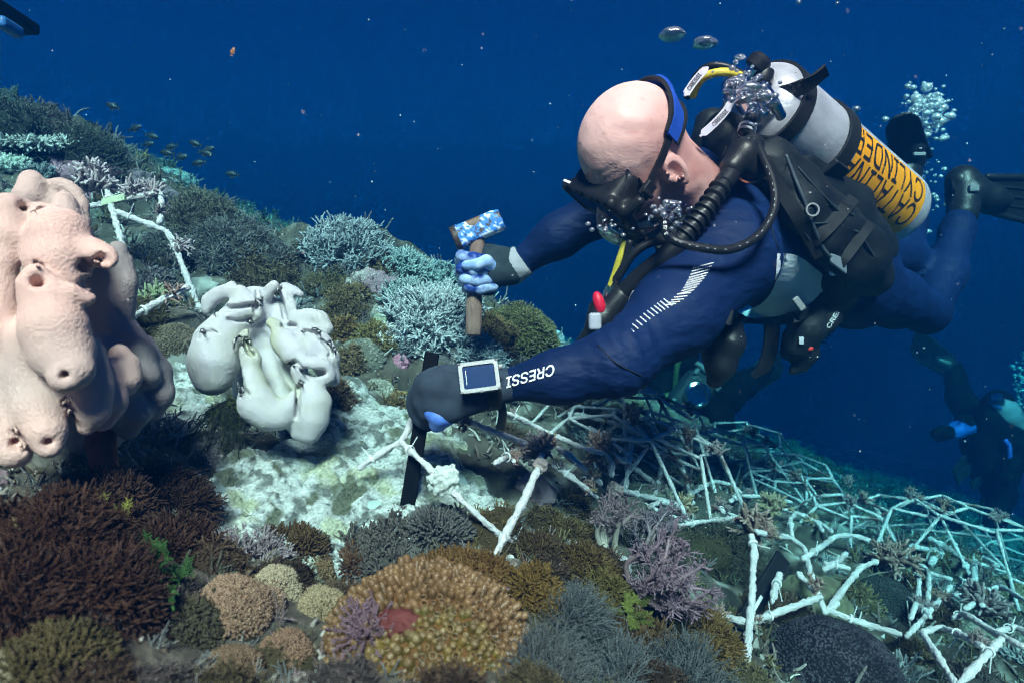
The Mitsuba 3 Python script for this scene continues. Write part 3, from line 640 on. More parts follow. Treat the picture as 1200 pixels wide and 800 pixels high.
part(bc, 'piping', tub(pipe, .0035, 8), 'm_satin', [.05, .065, .08])
for pix in ([(935, 196), (958, 222), (985, 250), (1008, 275), (1024, 300)], [(905, 205), (918, 232), (935, 262), (955, 290), (975, 322)], [(955, 262), (980, 262), (1005, 272)], [(948, 245), (972, 240), (1000, 252)]):
    part(bc, 'seam', tub(smooth_path(trace(bfn, pix, lift=.0), 24), .0022, 6), 'm_satin', [.03, .04, .045])
for x, y in ((952, 246),):
    c_ = trace(bfn, [(x, y)], lift=.006)[0]; part(bc, 'ring', ribbon([c_ + .011 * (math.cos(t) * RT + math.sin(t) * UP) for t in np.linspace(0, 2 * np.pi, 17)], FW, .004, .003, 34), 'm_steel', smooth=False)
for pix in ([(893, 186), (915, 222), (940, 262), (962, 300)], [(1000, 232), (975, 262), (948, 288)], [(1018, 262), (998, 290), (975, 318)]):
    pp = trace(bfn, smooth_path(np.c_[np.array(pix, float), np.zeros(len(pix))], 12)[:, :2], lift=.004); pn_ = unit(np.cross(pp[-1] - pp[0], -pp[0]))
    part(bc, 'webbing', ribbon(pp, pn_, .024, .004, 30), 'm_webbing', smooth=False)
part(bc, 'trim_plate', place(rbox([.052, .03, .01], .4), trace(bfn, [(982, 306)], lift=.003)[0], np.stack([unit(P(995, 316, 1.38) - P(970, 297, 1.35)), UP, -FW], 1)), 'm_satin', [.16, .19, .22], smooth=30)
part(bc, 'pull_toggle', blob(trace(bfn, [(976, 320)], lift=.005)[0], [.008, .006, .006], 1, .1), 'm_satin', [.6, .6, .62])
part(bc, 'shoulder_strap', ribbon([P(868, 172, 1.22), P(835, 245, 1.2), P(800, 300, 1.2), P(768, 335, 1.22), P(738, 368, 1.22)], unit(RT * .8 + UP * .3), .05, .006, 40), 'm_vest', [.014, .017, .02], smooth=False)
part(bc, 'chest_strap', ribbon([P(840, 250, 1.205), P(800, 262, 1.2), P(770, 290, 1.2)], unit(RT * .5 + UP * .8), .03, .005, 24), 'm_vest', [.02, .022, .024], smooth=False)
ws = np.array([[855, 372], [880, 376], [920, 374], [950, 362], [968, 345]], float)
part(bc, 'waist_strap', ribbon([p for p in trace(suit_fn, ws, lift=.006)], unit(UP * .7 - FW * .5), .024, .006, 40), 'm_vest', [.014, .017, .02], smooth=False)
part(bc, 'strap_clip', place(rbox([.022, .012, .010], .3), P(857, 370, 1.24), np.stack([RT, UP, -FW], 1)), 'm_satin', [.85, .22, .02], smooth=30, label='orange clip at the end of the waist strap')
part(bc, 'buckle', place(rbox([.014, .03, .010], .3), P(936, 356, 1.32), CAM @ np.array([[.8, -.6, 0], [.6, .8, 0], [0, 0, 1.0]])), 'm_steel', smooth=30)
pk = nets(*chain_sdf(['940,398,1.42,.028 965,372,1.42,.03 985,352,1.43,.028', '930,395,1.44,.024 945,412,1.44,.022 925,412,1.45,.02', '945,415,1.44,.014 940,428,1.45,.01 928,435,1.45,.008'], .02), .006)
pkk = part(bc, 'pocket', pk, 'm_vest', [.012, .016, .018])
pfn = chain_sdf(['940,398,1.42,.028 965,372,1.42,.03 985,352,1.43,.028'], .02)[0]
v2, f2 = text2d('CRESSI', 5.0, 0.0, True); v2[:, 0] *= 38 / v2[:, 0].max()
pd = unit(np.array([20.0, -33.0])); pn = np.array([pd[1], -pd[0]])
part(pkk, 'lettering', (trace(pfn, np.array([972, 386.0]) + v2[:, :1] * pd + v2[:, 1:] * pn, lift=.002), f2), 'm_print', smooth=False)
for i in range(4):
    a = trace(pfn, [[958 + i * 3, 402 - i * 4], [968 + i * 3, 401 - i * 4]], lift=.002)
    part(pkk, 'rib', tub(a, .003, 6), 'm_rubber')
part(bc, 'pull_tag', blob(P(949, 408, 1.40), [.007, .006, .006], 2, .3, 3), 'm_satin', [.7, .05, .04], label='small red tag below the pocket')
part(bc, 'pull_tag', place(rbox([.010, .016, .004], .3), P(939, 399, 1.39), CAM), 'm_satin', [.5, .5, .55], smooth=30, label='small pale tag below the pocket')
part(bc, 'dangling_strap', ribbon([P(905, 380, 1.45), P(903, 405, 1.46), P(896, 428, 1.47), P(882, 441, 1.48)], unit(RT + .2 * UP), list(np.linspace(.034, .03, 20)) + list(np.linspace(.03, .012, 10)), .008, 30), 'm_webbing', smooth=False)

# ---------------------------------------------------------------- regulator: first stage, hoses, mouthpiece
rg_ = thing('regulator', 'chrome and black regulator with hoses at the mouth of the bald diver', 'regulator')
fs = P(880, 118, 1.20)
part(rg_, 'first_stage', join(lathe([(0, -.045), (.019, -.045), (.021, -.04), (.021, -.012), (.026, -.010), (.026, .012), (.020, .014), (.020, .035), (.012, .04), (0, .04)], fs, unit(P(905, 150, 1.2) - P(860, 95, 1.2)), 24),
     lathe([(0, 0), (.012, 0), (.014, .006), (.014, .03), (.010, .034), (0, .034)], P(884, 128, 1.19), unit(P(878, 155, 1.16) - P(884, 128, 1.19)), 8), tub([fs, P(910, 128, 1.24)], .014, 14)), 'm_chrome', smooth=30)
part(rg_, 'yoke', tub(smooth_path([P(893, 100, 1.17), P(905, 118, 1.16), P(915, 136, 1.2)], 12), .010, 10), 'm_chrome', smooth=40)
part(rg_, 'yoke', tub(smooth_path([P(900, 92, 1.27), P(912, 112, 1.29), P(918, 130, 1.3)], 12), .010, 10), 'm_chrome', smooth=40)
part(rg_, 'cap', lathe([(0, 0), (.018, 0), (.021, .008), (.019, .024), (0, .026)], P(892, 98, 1.24), unit(UP + .2 * RT), 16), 'm_rubber', smooth=30)
hose = smooth_path([P(876, 150, 1.165), P(893, 182, 1.12), P(906, 215, 1.09), P(907, 245, 1.07), P(890, 275, 1.05), P(858, 292, 1.03), P(825, 291, 1.02), P(795, 284, 1.02), P(782, 275, 1.03), P(779, 262, 1.05), P(772, 255, 1.08), P(752, 262, 1.11)], 90)
hz_ = part(rg_, 'hose', tub(hose, .0072, 14), 'm_rubber')
# print on the hose: a row of small white marks and the big letters near the mouth
mk_ = []
for i in range(12, 76, 1):
    if (i * 7) % 5 == 0 or i in (40, 41): continue
    p = hose[i]; t = unit(hose[i + 1] - hose[i - 1]); vdir = unit(-p); s = unit(np.cross(t, vdir)); o = unit(vdir - t * (vdir @ t))
    mk_.append(place(rbox([.0042, .0014, .0008], .3), p + o * .0072 + s * .001, np.stack([t, s, o], 1)))
part(hz_, 'print', join(*mk_[::2]), 'm_satin', [.3, .31, .33], smooth=False, kind='stuff')
for ch, (x, y) in zip('EQUIP', ((789, 281), (785, 276), (781.5, 271), (780, 265.5), (779.5, 260))):
    v2, f2 = text2d(ch, 4.6, 0, True)
    i = np.argmin(np.linalg.norm(hose - P(x, y, 1.04), axis=1)); p = hose[i]; t = unit(hose[min(i + 1, 89)] - hose[i - 1]); o = unit(-p - t * (-p @ t)); s = np.cross(o, t)
    vv = (v2 - v2.mean(0)) * .0011
    part(hz_, 'letter', (p + o * .0077 + vv[:, :1] * t + vv[:, 1:] * s, f2), 'm_print', smooth=False)
part(rg_, 'hose_sleeve', tub([P(872, 158, 1.165), P(876, 150, 1.165), P(881, 138, 1.175)], .0125, 14), 'm_rubber')
for k in (0, 1):
    c_ = P(874.5 + k * 1.5, 155 - k * 5, 1.165); a_ = unit(P(881, 138, 1.175) - P(872, 158, 1.165))
    part(rg_, 'sleeve_tie', ribbon([c_ + .0142 * (math.cos(t) * unit(np.cross(a_, FW)) + math.sin(t) * unit(np.cross(a_, np.cross(a_, FW)))) for t in np.linspace(0, 2 * np.pi, 17)], a_, .004, .003, 34), 'm_print', smooth=False)
ss = hd(0, .104, -.068)
def reg_fn(x):
    q = (x - ss) @ HR
    d = d_ell(q, np.array([0, .0, 0]), [.036, .026, .034])
    d = smin(d, d_cone(q, np.array([-.045, .005, -.024]), np.array([.045, .005, -.024]), .014, .014), .012)
    d = smin(d, d_cone(q, np.array([.03, 0, .004]), np.array([.058, -.004, 0]), .012, .010), .008)
    return smin(d, d_cone(q, np.array([0, 0, .006]), np.array([0, -.04, .012]), .017, .016), .01)
part(rg_, 'second_stage', nets(reg_fn, ss - .09, ss + .09, .003), 'm_rubber')
th_ = np.linspace(.02, np.pi / 2, 9)
part(rg_, 'chrome_cover', lathe([(.0335 * math.sin(t), .016 * math.cos(t)) for t in th_] + [(.0335, -.010), (.030, -.013)], ss + hf * .019 + hu * .003, unit(hf + .1 * hl), 32), 'm_chrome', smooth=40)
part(rg_, 'swivel', lathe([(.008, -.01), (.011, -.009), (.011, .014), (.008, .016)], P(757, 261, 1.105), unit(P(772, 255, 1.08) - P(752, 262, 1.11)), 8), 'm_chrome', smooth=30)
ye = smooth_path([P(873, 92, 1.2), P(858, 86, 1.19), P(842, 85, 1.19), P(826, 90, 1.2), P(817, 100, 1.22), P(812, 112, 1.25)], 30)
part(rg_, 'yellow_hose', tub(ye, .0075, 12), 'm_satin', [.62, .50, .05], label='yellow spare hose arching over the shoulder')
bl = smooth_path([P(872, 88, 1.22), P(850, 78, 1.22), P(830, 78, 1.23), P(814, 92, 1.25), P(805, 115, 1.28)], 30)
part(rg_, 'hose', tub(bl, .0065, 12), 'm_rubber')
yl = smooth_path([P(733, 282, 1.15), P(727, 300, 1.15), P(719, 325, 1.16), P(711, 348, 1.17)], 24)
part(rg_, 'yellow_hose', tub(yl, .0058, 12), 'm_satin', [.55, .47, .05], label='yellow spare hose hanging below the mask')
part(rg_, 'hose', tub(smooth_path([P(738, 282, 1.13), P(733, 305, 1.14), P(722, 332, 1.15), P(714, 350, 1.16)], 20), .0058, 10), 'm_rubber')
part(rg_, 'hose_fitting', tub([P(716, 336, 1.15), P(711, 350, 1.155)], .0095, 10), 'm_chrome', smooth=40)
part(rg_, 'hose', tub(smooth_path([P(795, 283, 1.1), P(765, 284, 1.12), P(742, 298, 1.13), P(722, 328, 1.15)], 24), .0075, 10), 'm_rubber')
# inflator hose from the shoulder to the buttons
cor = smooth_path([P(866, 190, 1.15), P(850, 212, 1.13), P(828, 244, 1.11), P(806, 272, 1.105), P(780, 300, 1.11), P(750, 325, 1.13), P(727, 348, 1.15)], 120)
part(rg_, 'inflator_hose', tub(cor, .0165 + .0026 * np.sign(np.sin(np.arange(120) * 1.25)) * (np.arange(120) > 22) * (np.arange(120) < 70), 16), 'm_rubber', smooth=35)
el = nets(*chain_sdf(['882,170,1.155,.02 872,180,1.145,.026 858,196,1.14,.021', '876,188,1.15,.026 886,196,1.15,.024'], .008), .0035)
ek = part(rg_, 'inflator_elbow', el, 'm_rubber')
part(rg_, 'ring', ribbon([P(882, 196, 1.14) + .0275 * (math.cos(t) * unit(RT + .2 * UP) + math.sin(t) * unit(UP * .75 - .2 * RT - .5 * FW)) for t in np.linspace(0, 2 * np.pi, 25)], FW, .004, .003, 50), 'm_satin', [.75, .22, .12], smooth=False, label='thin orange ring at the shoulder elbow')
part(rg_, 'dot', blob(P(883, 176, 1.128), [.0065, .006, .005], 2, 0), 'm_print')
inf = nets(*chain_sdf(['727,348,1.15,.021 705,375,1.15,.02 692,392,1.16,.014 680,400,1.17,.008', '700,362,1.15,.016 697,380,1.15,.016'], .008), .0032)
part(rg_, 'inflator', inf, 'm_rubber')
part(rg_, 'inflate_button', blob(P(702, 355, 1.135), [.010, .010, .020], 3, .03, R=CAM @ np.array([[.96, .28, 0], [0, 0, 1.0], [-.28, .96, 0]]).T), 'm_satin', [.75, .015, .05], label='red inflator button')
part(rg_, 'deflate_button', place(rbox([.022, .03, .02], .3), P(697, 377, 1.135), CAM), 'm_satin', [.42, .42, .50], smooth=30, label='pale grey inflator button')
part(rg_, 'hose_clip', place(rbox([.026, .022, .012], .3), P(747, 350, 1.11), CAM @ np.array([[.9, .4, 0], [-.4, .9, 0], [0, 0, 1.0]])), 'm_satin', [.40, .40, .46], smooth=30)
# pale printed tapes beside the hoses
for pts, dm, txt in ((((802, 113), (812, 98), (822, 86), (830, 79)), 1.17, 'CRESSI'), (((820, 160), (836, 146), (850, 131), (858, 118), (862, 108)), 1.13, 'CRESSI')):
    pth = [P(x, y, dm) for x, y in pts]
    w_ = unit(np.cross(unit(pth[-1] - pth[0]), FW))
    tp = part(rg_, 'tape', ribbon(pth, w_, [.004] * 2 + [.013] * 22 + list(np.linspace(.013, .003, 6)), .002, 30), 'm_satin', [.50, .47, .56], smooth=False)
    v2, f2 = text2d(txt, .007, 0, True); v2 -= [v2[:, 0].max() / 2, .0035]
    mid = (smooth_path(pth, 31)[11]); t = unit(smooth_path(pth, 31)[14] - smooth_path(pth, 31)[8]); o = np.cross(t, w_)
    if o @ (-mid) < 0: o = -o
    s_ = np.cross(o, t)
    part(tp, 'lettering', (mid + o * .0022 + v2[:, :1] * t + v2[:, 1:] * s_, f2), 'm_ink', smooth=False)
# spare regulator or gauge hanging below the belly
gc = thing('gauge_console', "black gauge console hanging from the bald diver's chest", 'gauge')
part(gc, 'boot', nets(*chain_sdf(['862,382,1.22,.014 855,400,1.22,.028 845,428,1.23,.026 838,445,1.24,.016', '832,402,1.23,.014 834,415,1.23,.016 838,430,1.24,.014'], .012), .004), 'm_rubber')
part(gc, 'hose', tub(smooth_path([P(868, 372, 1.25), P(862, 382, 1.22)], 6), .008, 10), 'm_rubber')

# ---------------------------------------------------------------- fins
def fin(name, label, root, tip, wdir, w0, w1, foot):
    k = thing(name, label, 'fin', "the bald diver's fins")
    del labels[k]['group']
    d = unit(tip - root); w = unit(wdir - d * (wdir @ d)); nn = np.cross(d, w); L = np.linalg.norm(tip - root)
    s = np.linspace(0, 1, 24); W = w0 + (w1 - w0) * s ** .7; W[-5:] *= [.97, .9, .8, .62, .35]
    cen = root + d * (s * L)[:, None] + nn * (.05 * L * np.sin(s * 2.2))[:, None]
    part(k, 'blade', ribbon(cen, w, W[np.linspace(0, 23, 48).astype(int)], .008, 48), 'm_black' if 'right edge' in label and 'bald' not in label else 'm_rubber', smooth=False)
    for e in (-1, 1):
        part(k, 'rail', tub(smooth_path([cen[i] + w * e * W[i] / 2 for i in (0, 6, 12, 18, 22)], 20), np.linspace(.012, .005, 20), 8), 'm_rubber')
    for e in (-.45, 0, .45):
        part(k, 'rib', tub(smooth_path([cen[i] + w * e * W[i] / 2 + nn * .004 for i in (1, 8, 15, 21)], 16), .0045, 6), 'm_rubber')
    fm_ = part(k, 'foot_pocket', glove([foot], .007, .02), 'm_rubber')
    return k
fk = fin('swim_fin', "black fin on the bald diver's near foot at the right edge", P(1150, 226, 2.17), P(1330, 250, 2.35), unit(-FW * .35 + UP * 1.0), .10, .2, '1124,212,2.17,.036 1136,226,2.165,.05 1160,232,2.17,.044 1178,234,2.18,.025')
part(fk, 'heel_strap', ribbon([P(1118, 225, 2.12), P(1116, 212, 2.17), P(1121, 203, 2.22), P(1145, 212, 2.22)], UP, .022, .006, 20), 'm_rubber', smooth=False)
part(fk, 'buckle', place(rbox([.03, .022, .014], .3), P(1141, 221, 2.11), CAM), 'm_steel', smooth=30)
fk = fin('swim_fin', "black fin on the bald diver's far foot, rising behind the tank", P(1068, 190, 2.35), P(1056, 138, 2.15), RT, .11, .085, '1064,200,2.36,.045 1066,184,2.35,.05 1070,172,2.3,.042')
part(fk, 'buckle', place(rbox([.04, .012, .014], .3), P(1077, 181, 2.2), CAM), 'm_satin', [.3, .32, .33], smooth=30)
# ================================================================ corals
bumped('m_leather', lambda p, n, uv: .0009 * noise(p.x * 430, p.y * 430, p.z * 430) + .0012 * noise(p.x * 24, p.y * 24, p.z * 24), .7, None, .2)
bumped('m_crust', lambda p, n, uv: .0022 * fbm(p.x * 260, p.y * 260, p.z * 260, 3), .9, None, .15)
mat('m_polyp', .6, None, .25)
def gen_for(*a): return np.random.default_rng(int(abs(sum(v * k for v, k in zip(a, (131, 977, 7919))))) % 2**31)
def spot(px, py, wpx, hpx, sink=.25, towards=.25):
    """Where a colony sits: (centre, rotation with z along its growth axis, half width, half height, distance)."""
    p, n = ground(px, py)
    d = p @ FW; n = unit(n + [0, 0, .9] + towards * unit(-p))
    return p - n * sink * hpx * d / FPX * 0 - n * .25 * hpx * d / FPX, frame(n), wpx * d / FPX, hpx * d / FPX, d
def polyp_mound(name, label, cat, px, py, w, h, c0, c1, n=2500, L=.016, r0=.0010, r1=.0007, sway=.35, bulb=0.0, lump=.2, freq=1.8, group=None, nseg=2, tips=None, deep=1.0, cb=None, clump=0, sides=3):
    n = int(n * .82); g = gen_for(px, py, w); c, R, rw, rh, d = spot(px, py, w, h)
    key = thing(name, label, cat, group)
    lump = lump * 1.35
    m = blob(c, [rw, rw * deep, rh], 4 if n > 2000 and d < 1 else 3, lump, freq, int(px + py), R)
    cb = np.asarray(cb if cb is not None else np.asarray(c0) * .7)
    part(key, 'base', m, 'm_crust', tint(m[0], cb, cb * 1.5, 40, 2))
    p, nn = sample(m, n, g, lambda ce, no: np.clip(no @ R[:, 2] + .45, 0, 1) + .02)
    if clump:
        ctr = p[g.choice(n, clump, replace=False)]; i = cKDTree(ctr).query(p)[1]
        out = p - ctr[i]; nn = unit(nn + out * (1.5 / max(rw * .35, 1e-3)) * .5); lc = g.uniform(.55, 1.25, clump)[i]; tc = g.normal(size=clump)[i] * .28
    col_v = g.uniform(0, 1, n)
    if not clump: lc, tc = np.ones(n), np.zeros(n)
    v, f, s, i = strands(p - nn * .002, nn + g.normal(size=(n, 3)) * .28, L * lc * g.uniform(.7, 1.2, n), r0, r1, sway, nseg, sides, bulb, gen=g)
    t = np.clip((meshkit.fbm(p * 34, 3, int(px)) - .5) * 2.2 + .5 + tc + (col_v - .5) * .4, 0, 1)[i][:, None]
    col = np.asarray(c0) * (1 - t) + np.asarray(c1) * t
    if tips is not None: col = col * (1 - (s ** 2)[:, None]) + np.asarray(tips) * (s ** 2)[:, None]
    part(key, 'polyps', (v, f), 'm_polyp', np.clip(col, 0, 1), kind='stuff')
    return key
def branch_coral(name, label, cat, px, py, w, h, c0, c1, n=70, sub=8, r=.004, group=None, spread=1.0, tip=None, sides=4, sublen=.28, at=None, flat=False, up=None):
    g = gen_for(px, py, w)
    if at is None: c, R, rw, rh, d = spot(px, py, w, h)
    else: c, R, rw, rh = at
    if up is not None: R = frame(up)
    key = thing(name, label, cat, group)
    a = g.uniform(0, 6.283, n); q = np.sqrt(g.uniform(0, 1, n))
    b0 = np.c_[q * np.cos(a) * rw * .35, q * np.sin(a) * rw * .35, 0 * q]
    d0 = np.c_[q * np.cos(a) * rw * spread, q * np.sin(a) * rw * spread, rh * (np.sqrt(np.clip(1.05 - q ** 2, 0, 1)) + .12 if not flat else .3 + 0 * q)] - b0 * .2
    L = np.linalg.norm(d0, axis=1) * g.uniform(.75, 1.05, n)
    B, D = b0 @ R.T + c, unit(d0) @ R.T
    v1, f1, s1, i1 = strands(B, D, L, r, r * .62, .12, 4, sides, gen=g)
    k = np.repeat(np.arange(n), sub); s = g.uniform(.35, 1.0, n * sub)
    b2 = B[k] + D[k] * (L[k] * s)[:, None]; d2 = D[k] + g.normal(size=(n * sub, 3)) * .75 + R[:, 2] * .35
    v2, f2, s2, i2 = strands(b2, d2, sublen * rh * g.uniform(.6, 1.2, n * sub), r * .62, r * .42, .15, 2, sides, gen=g)
    tip = np.asarray(c1 if tip is None else tip); c0, c1 = np.asarray(c0), np.asarray(c1)
    va = (g.uniform(0, 1, n)[:, None] * (c1 - c0) + c0)
    col1 = va[i1] * (1 - .3 * s1[:, None]) + c1 * .3 * s1[:, None]
    col2 = va[k][i2] * (1 - s2[:, None]) + tip * s2[:, None]
    part(key, 'branches', join((v1, f1), (v2, f2)), 'm_polyp', np.clip(np.vstack([col1, col2]), 0, 1), kind='stuff')
    return key
def lump_coral(name, label, cat, px, py, w, h, c0, c1, k=4, amp=.16, freq=2.2, bsdf='m_crust', group=None, deep=1.0, cf=30, nubs=0, nubr=.003, nubc=None):
    g = gen_for(px, py, w); c, R, rw, rh, d = spot(px, py, w, h)
    key = thing(name, label, cat, group)
    m = blob(c, [rw, rw * deep, rh], k, amp, freq, int(px), R)
    part(key, 'colony' if nubs else None, m, bsdf, np.clip(tint(m[0], c0, c1, cf, int(px)), 0, 1))
    if nubs:
        p, nn = sample(m, nubs, g, lambda ce, no: np.clip(no @ R[:, 2] + .5, 0, 1) + .01)
        v, f = ICO[0]
        s = g.uniform(.6, 1.3, nubs)
        vv = (p[:, None] + v[None] * (nubr * s)[:, None, None]).reshape(-1, 3); ff = (f[None] + (np.arange(nubs) * len(v))[:, None, None]).reshape(-1, 3)
        cc = np.repeat(np.clip(tint(p, nubc[0], nubc[1], 30, 4) * g.uniform(.7, 1.3, (nubs, 1)), 0, 1), len(v), 0)
        part(key, 'nubs', (vv, ff), 'm_polyp', cc, kind='stuff')
    return key
def sdf_mesh(chains, k, h, holes=(), ruffle=0.0, freq=28):
    fn, lo, hi = chain_sdf(chains, k)
    hs = [(P(*q[:3]), q[3], P(*q[4:7]) if len(q) > 4 else None) for q in holes]
    def fh(x):
        d = fn(x) + ruffle * (meshkit.fbm(x * freq, 3, 17) - .5)
        for c, r, c2 in hs: d = -smin(-d, (np.linalg.norm(x - c, axis=-1) - r) if c2 is None else d_cone(x, c, c2, r, r * .6), .006)
        return d
    return relax(nets(fh, lo, hi, h), 2)

# ---- the big pink leather coral at the left edge
k = thing('leather_coral', 'big pink leather coral of drooping finger lobes at the left edge', 'coral')
m = sdf_mesh(['48,246,.715,.0095 56,256,.71,.016 68,275,.70,.029 68,305,.695,.030 76,325,.695,.024 96,336,.70,.010', '92,296,.70,.022 108,296,.70,.014 121,301,.695,.0115 126,304,.69,.0105',
  '42,321,.655,.0095 41,330,.655,.0135 50,350,.66,.018', '43,322,.655,.0085 60,333,.66,.008 82,343,.665,.008 102,350,.675,.008', '55,350,.665,.022 64,384,.665,.030 72,412,.665,.029 84,434,.655,.020 76,441,.645,.014',
  '46,400,.69,.03 34,440,.69,.030 44,480,.675,.024 55,508,.665,.018 57,523,.66,.013', '-4,420,.69,.03 -2,470,.68,.028 10,505,.67,.021 17,530,.66,.016', '92,420,.70,.026 104,455,.70,.022 108,480,.70,.016 101,500,.70,.009', '118,440,.735,.022 128,470,.735,.018 120,492,.735,.012',
  '140,415,.76,.012 149,428,.755,.013 152,444,.755,.0125 152,454,.757,.008', '36,212,.79,.013 37,220,.785,.014 34,232,.78,.019', '44,234,.79,.010 53,226,.80,.0075 62,219,.80,.007 71,217,.80,.007 80,220,.80,.007 89,227,.80,.007 96,240,.80,.008 97,262,.80,.009', '75,226,.765,.004 76,238,.76,.011 76,258,.75,.017',
  '94,246,.77,.004 96,262,.765,.007 95,280,.755,.010', '-4,246,.70,.016 10,247,.70,.018 8,275,.69,.017 2,305,.685,.015 -2,340,.685,.02 -6,390,.68,.028', '14,252,.70,.012 27,243,.71,.0095', '24,262,.745,.012 32,248,.74,.010',
  '40,300,.80,.04 30,380,.80,.05 45,440,.79,.05', '60,250,.80,.025 80,290,.80,.03'], .0062, .0034,
  [(43, 325, .640, .0075, 45, 337, .662), (128, 305, .672, .0080, 117, 303, .69), (74, 442, .624, .0055, 77, 436, .65), (57, 525, .642, .0055, 56, 512, .665), (20, 529, .640, .0055, 16, 512, .665), (47, 243, .700, .005, 49, 252, .715), (27, 241, .695, .005, 27, 248, .715), (104, 315, .672, .010, 98, 312, .70), (107, 334, .680, .008, 98, 330, .71)], .006, 20)
tz = meshkit.fbm(m[0] * 13, 3, 6)[:, None]
col = np.array([.66, .47, .40]) * (1 - tz) + np.array([.55, .38, .36]) * tz
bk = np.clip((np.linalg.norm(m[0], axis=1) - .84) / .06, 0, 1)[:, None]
col = col * (1 - .5 * bk) + np.array([.34, .33, .33]) * .5 * bk  # lobes grey with distance: partly own tone, partly painted shade of the front
gr = np.clip((meshkit.fbm(m[0] * 9, 2, 31) - .46) * 5, 0, 1)[:, None] * np.clip((-m[0][:, 2:] - .02) / .1, 0, 1)
col = col * (1 - .5 * gr) + np.array([.36, .42, .24]) * .5 * gr
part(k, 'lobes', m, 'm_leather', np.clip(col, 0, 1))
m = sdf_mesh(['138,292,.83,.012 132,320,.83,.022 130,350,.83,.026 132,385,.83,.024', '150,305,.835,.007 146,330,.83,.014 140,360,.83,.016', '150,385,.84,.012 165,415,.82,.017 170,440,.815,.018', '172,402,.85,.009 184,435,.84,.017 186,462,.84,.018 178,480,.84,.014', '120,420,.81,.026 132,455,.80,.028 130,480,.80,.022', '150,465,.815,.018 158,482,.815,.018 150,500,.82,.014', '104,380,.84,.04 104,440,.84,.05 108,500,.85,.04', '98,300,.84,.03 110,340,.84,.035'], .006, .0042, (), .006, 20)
part(k, 'back_lobes', m, 'm_leather', tint(m[0], [.36, .31, .30], [.26, .25, .25], 14, 3), label='grey brown back lobes of the pink coral, shade of the front ones painted in')  # own grey brown plus the shade of the front lobes, put into the colour
m = sdf_mesh(['120,505,.82,.016 123,535,.80,.012 128,560,.79,.014 132,590,.78,.02', '112,520,.81,.012 118,555,.79,.009', '128,560,.79,.012 140,575,.78,.010'], .008, .004)
part(k, 'stalk', m, 'm_crust', tint(m[0], [.26, .08, .04], [.12, .06, .04], 40, 1), label='rusty brown stalk under the pink lobes')
# ---- the pale folded coral
k = thing('leather_coral', 'pale white leather coral with folded ruffled rim in the middle of the slope', 'coral')
rim = ['268,380,1.10,.030 256,402,1.085,.037 250,424,1.075,.038 250,440,1.075,.032', '243,362,1.12,.010 246,352,1.12,.010 256,345,1.12,.0105 268,341,1.115,.0105 282,344,1.11,.011 295,353,1.105,.012', '262,345,1.13,.009 272,334,1.13,.008', '280,362,1.10,.020 296,366,1.11,.018',
       '300,350,1.14,.016 304,380,1.15,.022', '312,345,1.14,.012 321,335,1.135,.0095', '334,338,1.16,.008 344,342,1.16,.008 353,345,1.16,.0055', '334,338,1.16,.008 334,350,1.15,.009 340,360,1.145,.010 352,370,1.14,.0105 364,371,1.135,.0105 375,374,1.13,.011 383,385,1.125,.011',
       '319,379,1.08,.0105 325,388,1.075,.014 334,401,1.07,.019 345,414,1.065,.022', '345,398,1.085,.013 352,390,1.085,.010 366,394,1.08,.015 376,404,1.075,.017 384,420,1.075,.017 391,445,1.08,.011', '350,412,1.07,.02 372,412,1.085,.019 380,432,1.085,.016',
       '301,389,1.05,.0085 290,393,1.05,.0085 282,402,1.045,.0095 284,408,1.04,.008 292,413,1.04,.009 299,420,1.04,.009', '285,408,1.055,.011 291,425,1.045,.014 295,447,1.035,.018 302,474,1.02,.027 316,485,1.02,.023 328,487,1.02,.018 340,476,1.025,.012 348,464,1.03,.011',
       '352,446,1.04,.009 350,434,1.04,.009 356,427,1.04,.009 368,426,1.04,.009 380,430,1.045,.010 384,440,1.05,.011 376,446,1.04,.010', '360,448,1.05,.014 368,472,1.04,.025 366,490,1.035,.023 362,506,1.035,.018', '346,478,1.045,.010 344,492,1.04,.0105 350,506,1.04,.013']
body = ['300,362,1.17,.04 308,400,1.165,.045 316,432,1.15,.042 324,462,1.11,.034', '345,380,1.16,.028 366,400,1.13,.028', '330,365,1.17,.02 345,385,1.15,.02', '270,392,1.12,.035 292,404,1.13,.03', '310,440,1.2,.05 305,470,1.24,.05', '340,440,1.13,.03 355,470,1.10,.03']
wfn = chain_sdf(rim + body, .012)[0]
def slot(pix, r, deep):
    """A fold cut into the surface along a line of pixels, deep metres down."""
    p = trace(wfn, smooth_path(np.c_[np.array(pix, float), np.zeros(len(pix))], 9)[:, :2], d0=.9, d1=1.4, lift=0.0); cut = []
    for e in np.arange(0, deep + .001, .007): cut += [(a + unit(a) * e, b + unit(b) * e, r * (1 - .35 * e / max(deep, .01))) for a, b in zip(p[:-1], p[1:])]
    return cut
CUTS = sum([slot(*a) for a in (([(249, 366), (258, 362), (272, 360), (284, 359), (297, 357)], .0042, .02), ([(281, 397), (277, 412), (280, 432), (285, 456), (290, 462)], .0042, .028), ([(330, 382), (343, 381), (356, 387), (372, 391)], .0036, .02), ([(324, 344), (330, 356), (334, 374)], .004, .022), ([(301, 340), (303, 352), (299, 366)], .0034, .016),
    ([(350, 452), (349, 464), (348, 488)], .0036, .02), ([(346, 350), (354, 354), (350, 362)], .0042, .016), ([(234, 396), (244, 389), (254, 390)], .003, .012), ([(376, 397), (388, 410), (386, 418)], .003, .012), ([(358, 434), (368, 437), (379, 436)], .0055, .022), ([(352, 430), (346, 424), (338, 426)], .003, .014), ([(288, 399), (291, 412), (297, 416)], .0032, .016), ([(266, 374), (282, 376), (296, 372)], .003, .008))], [])
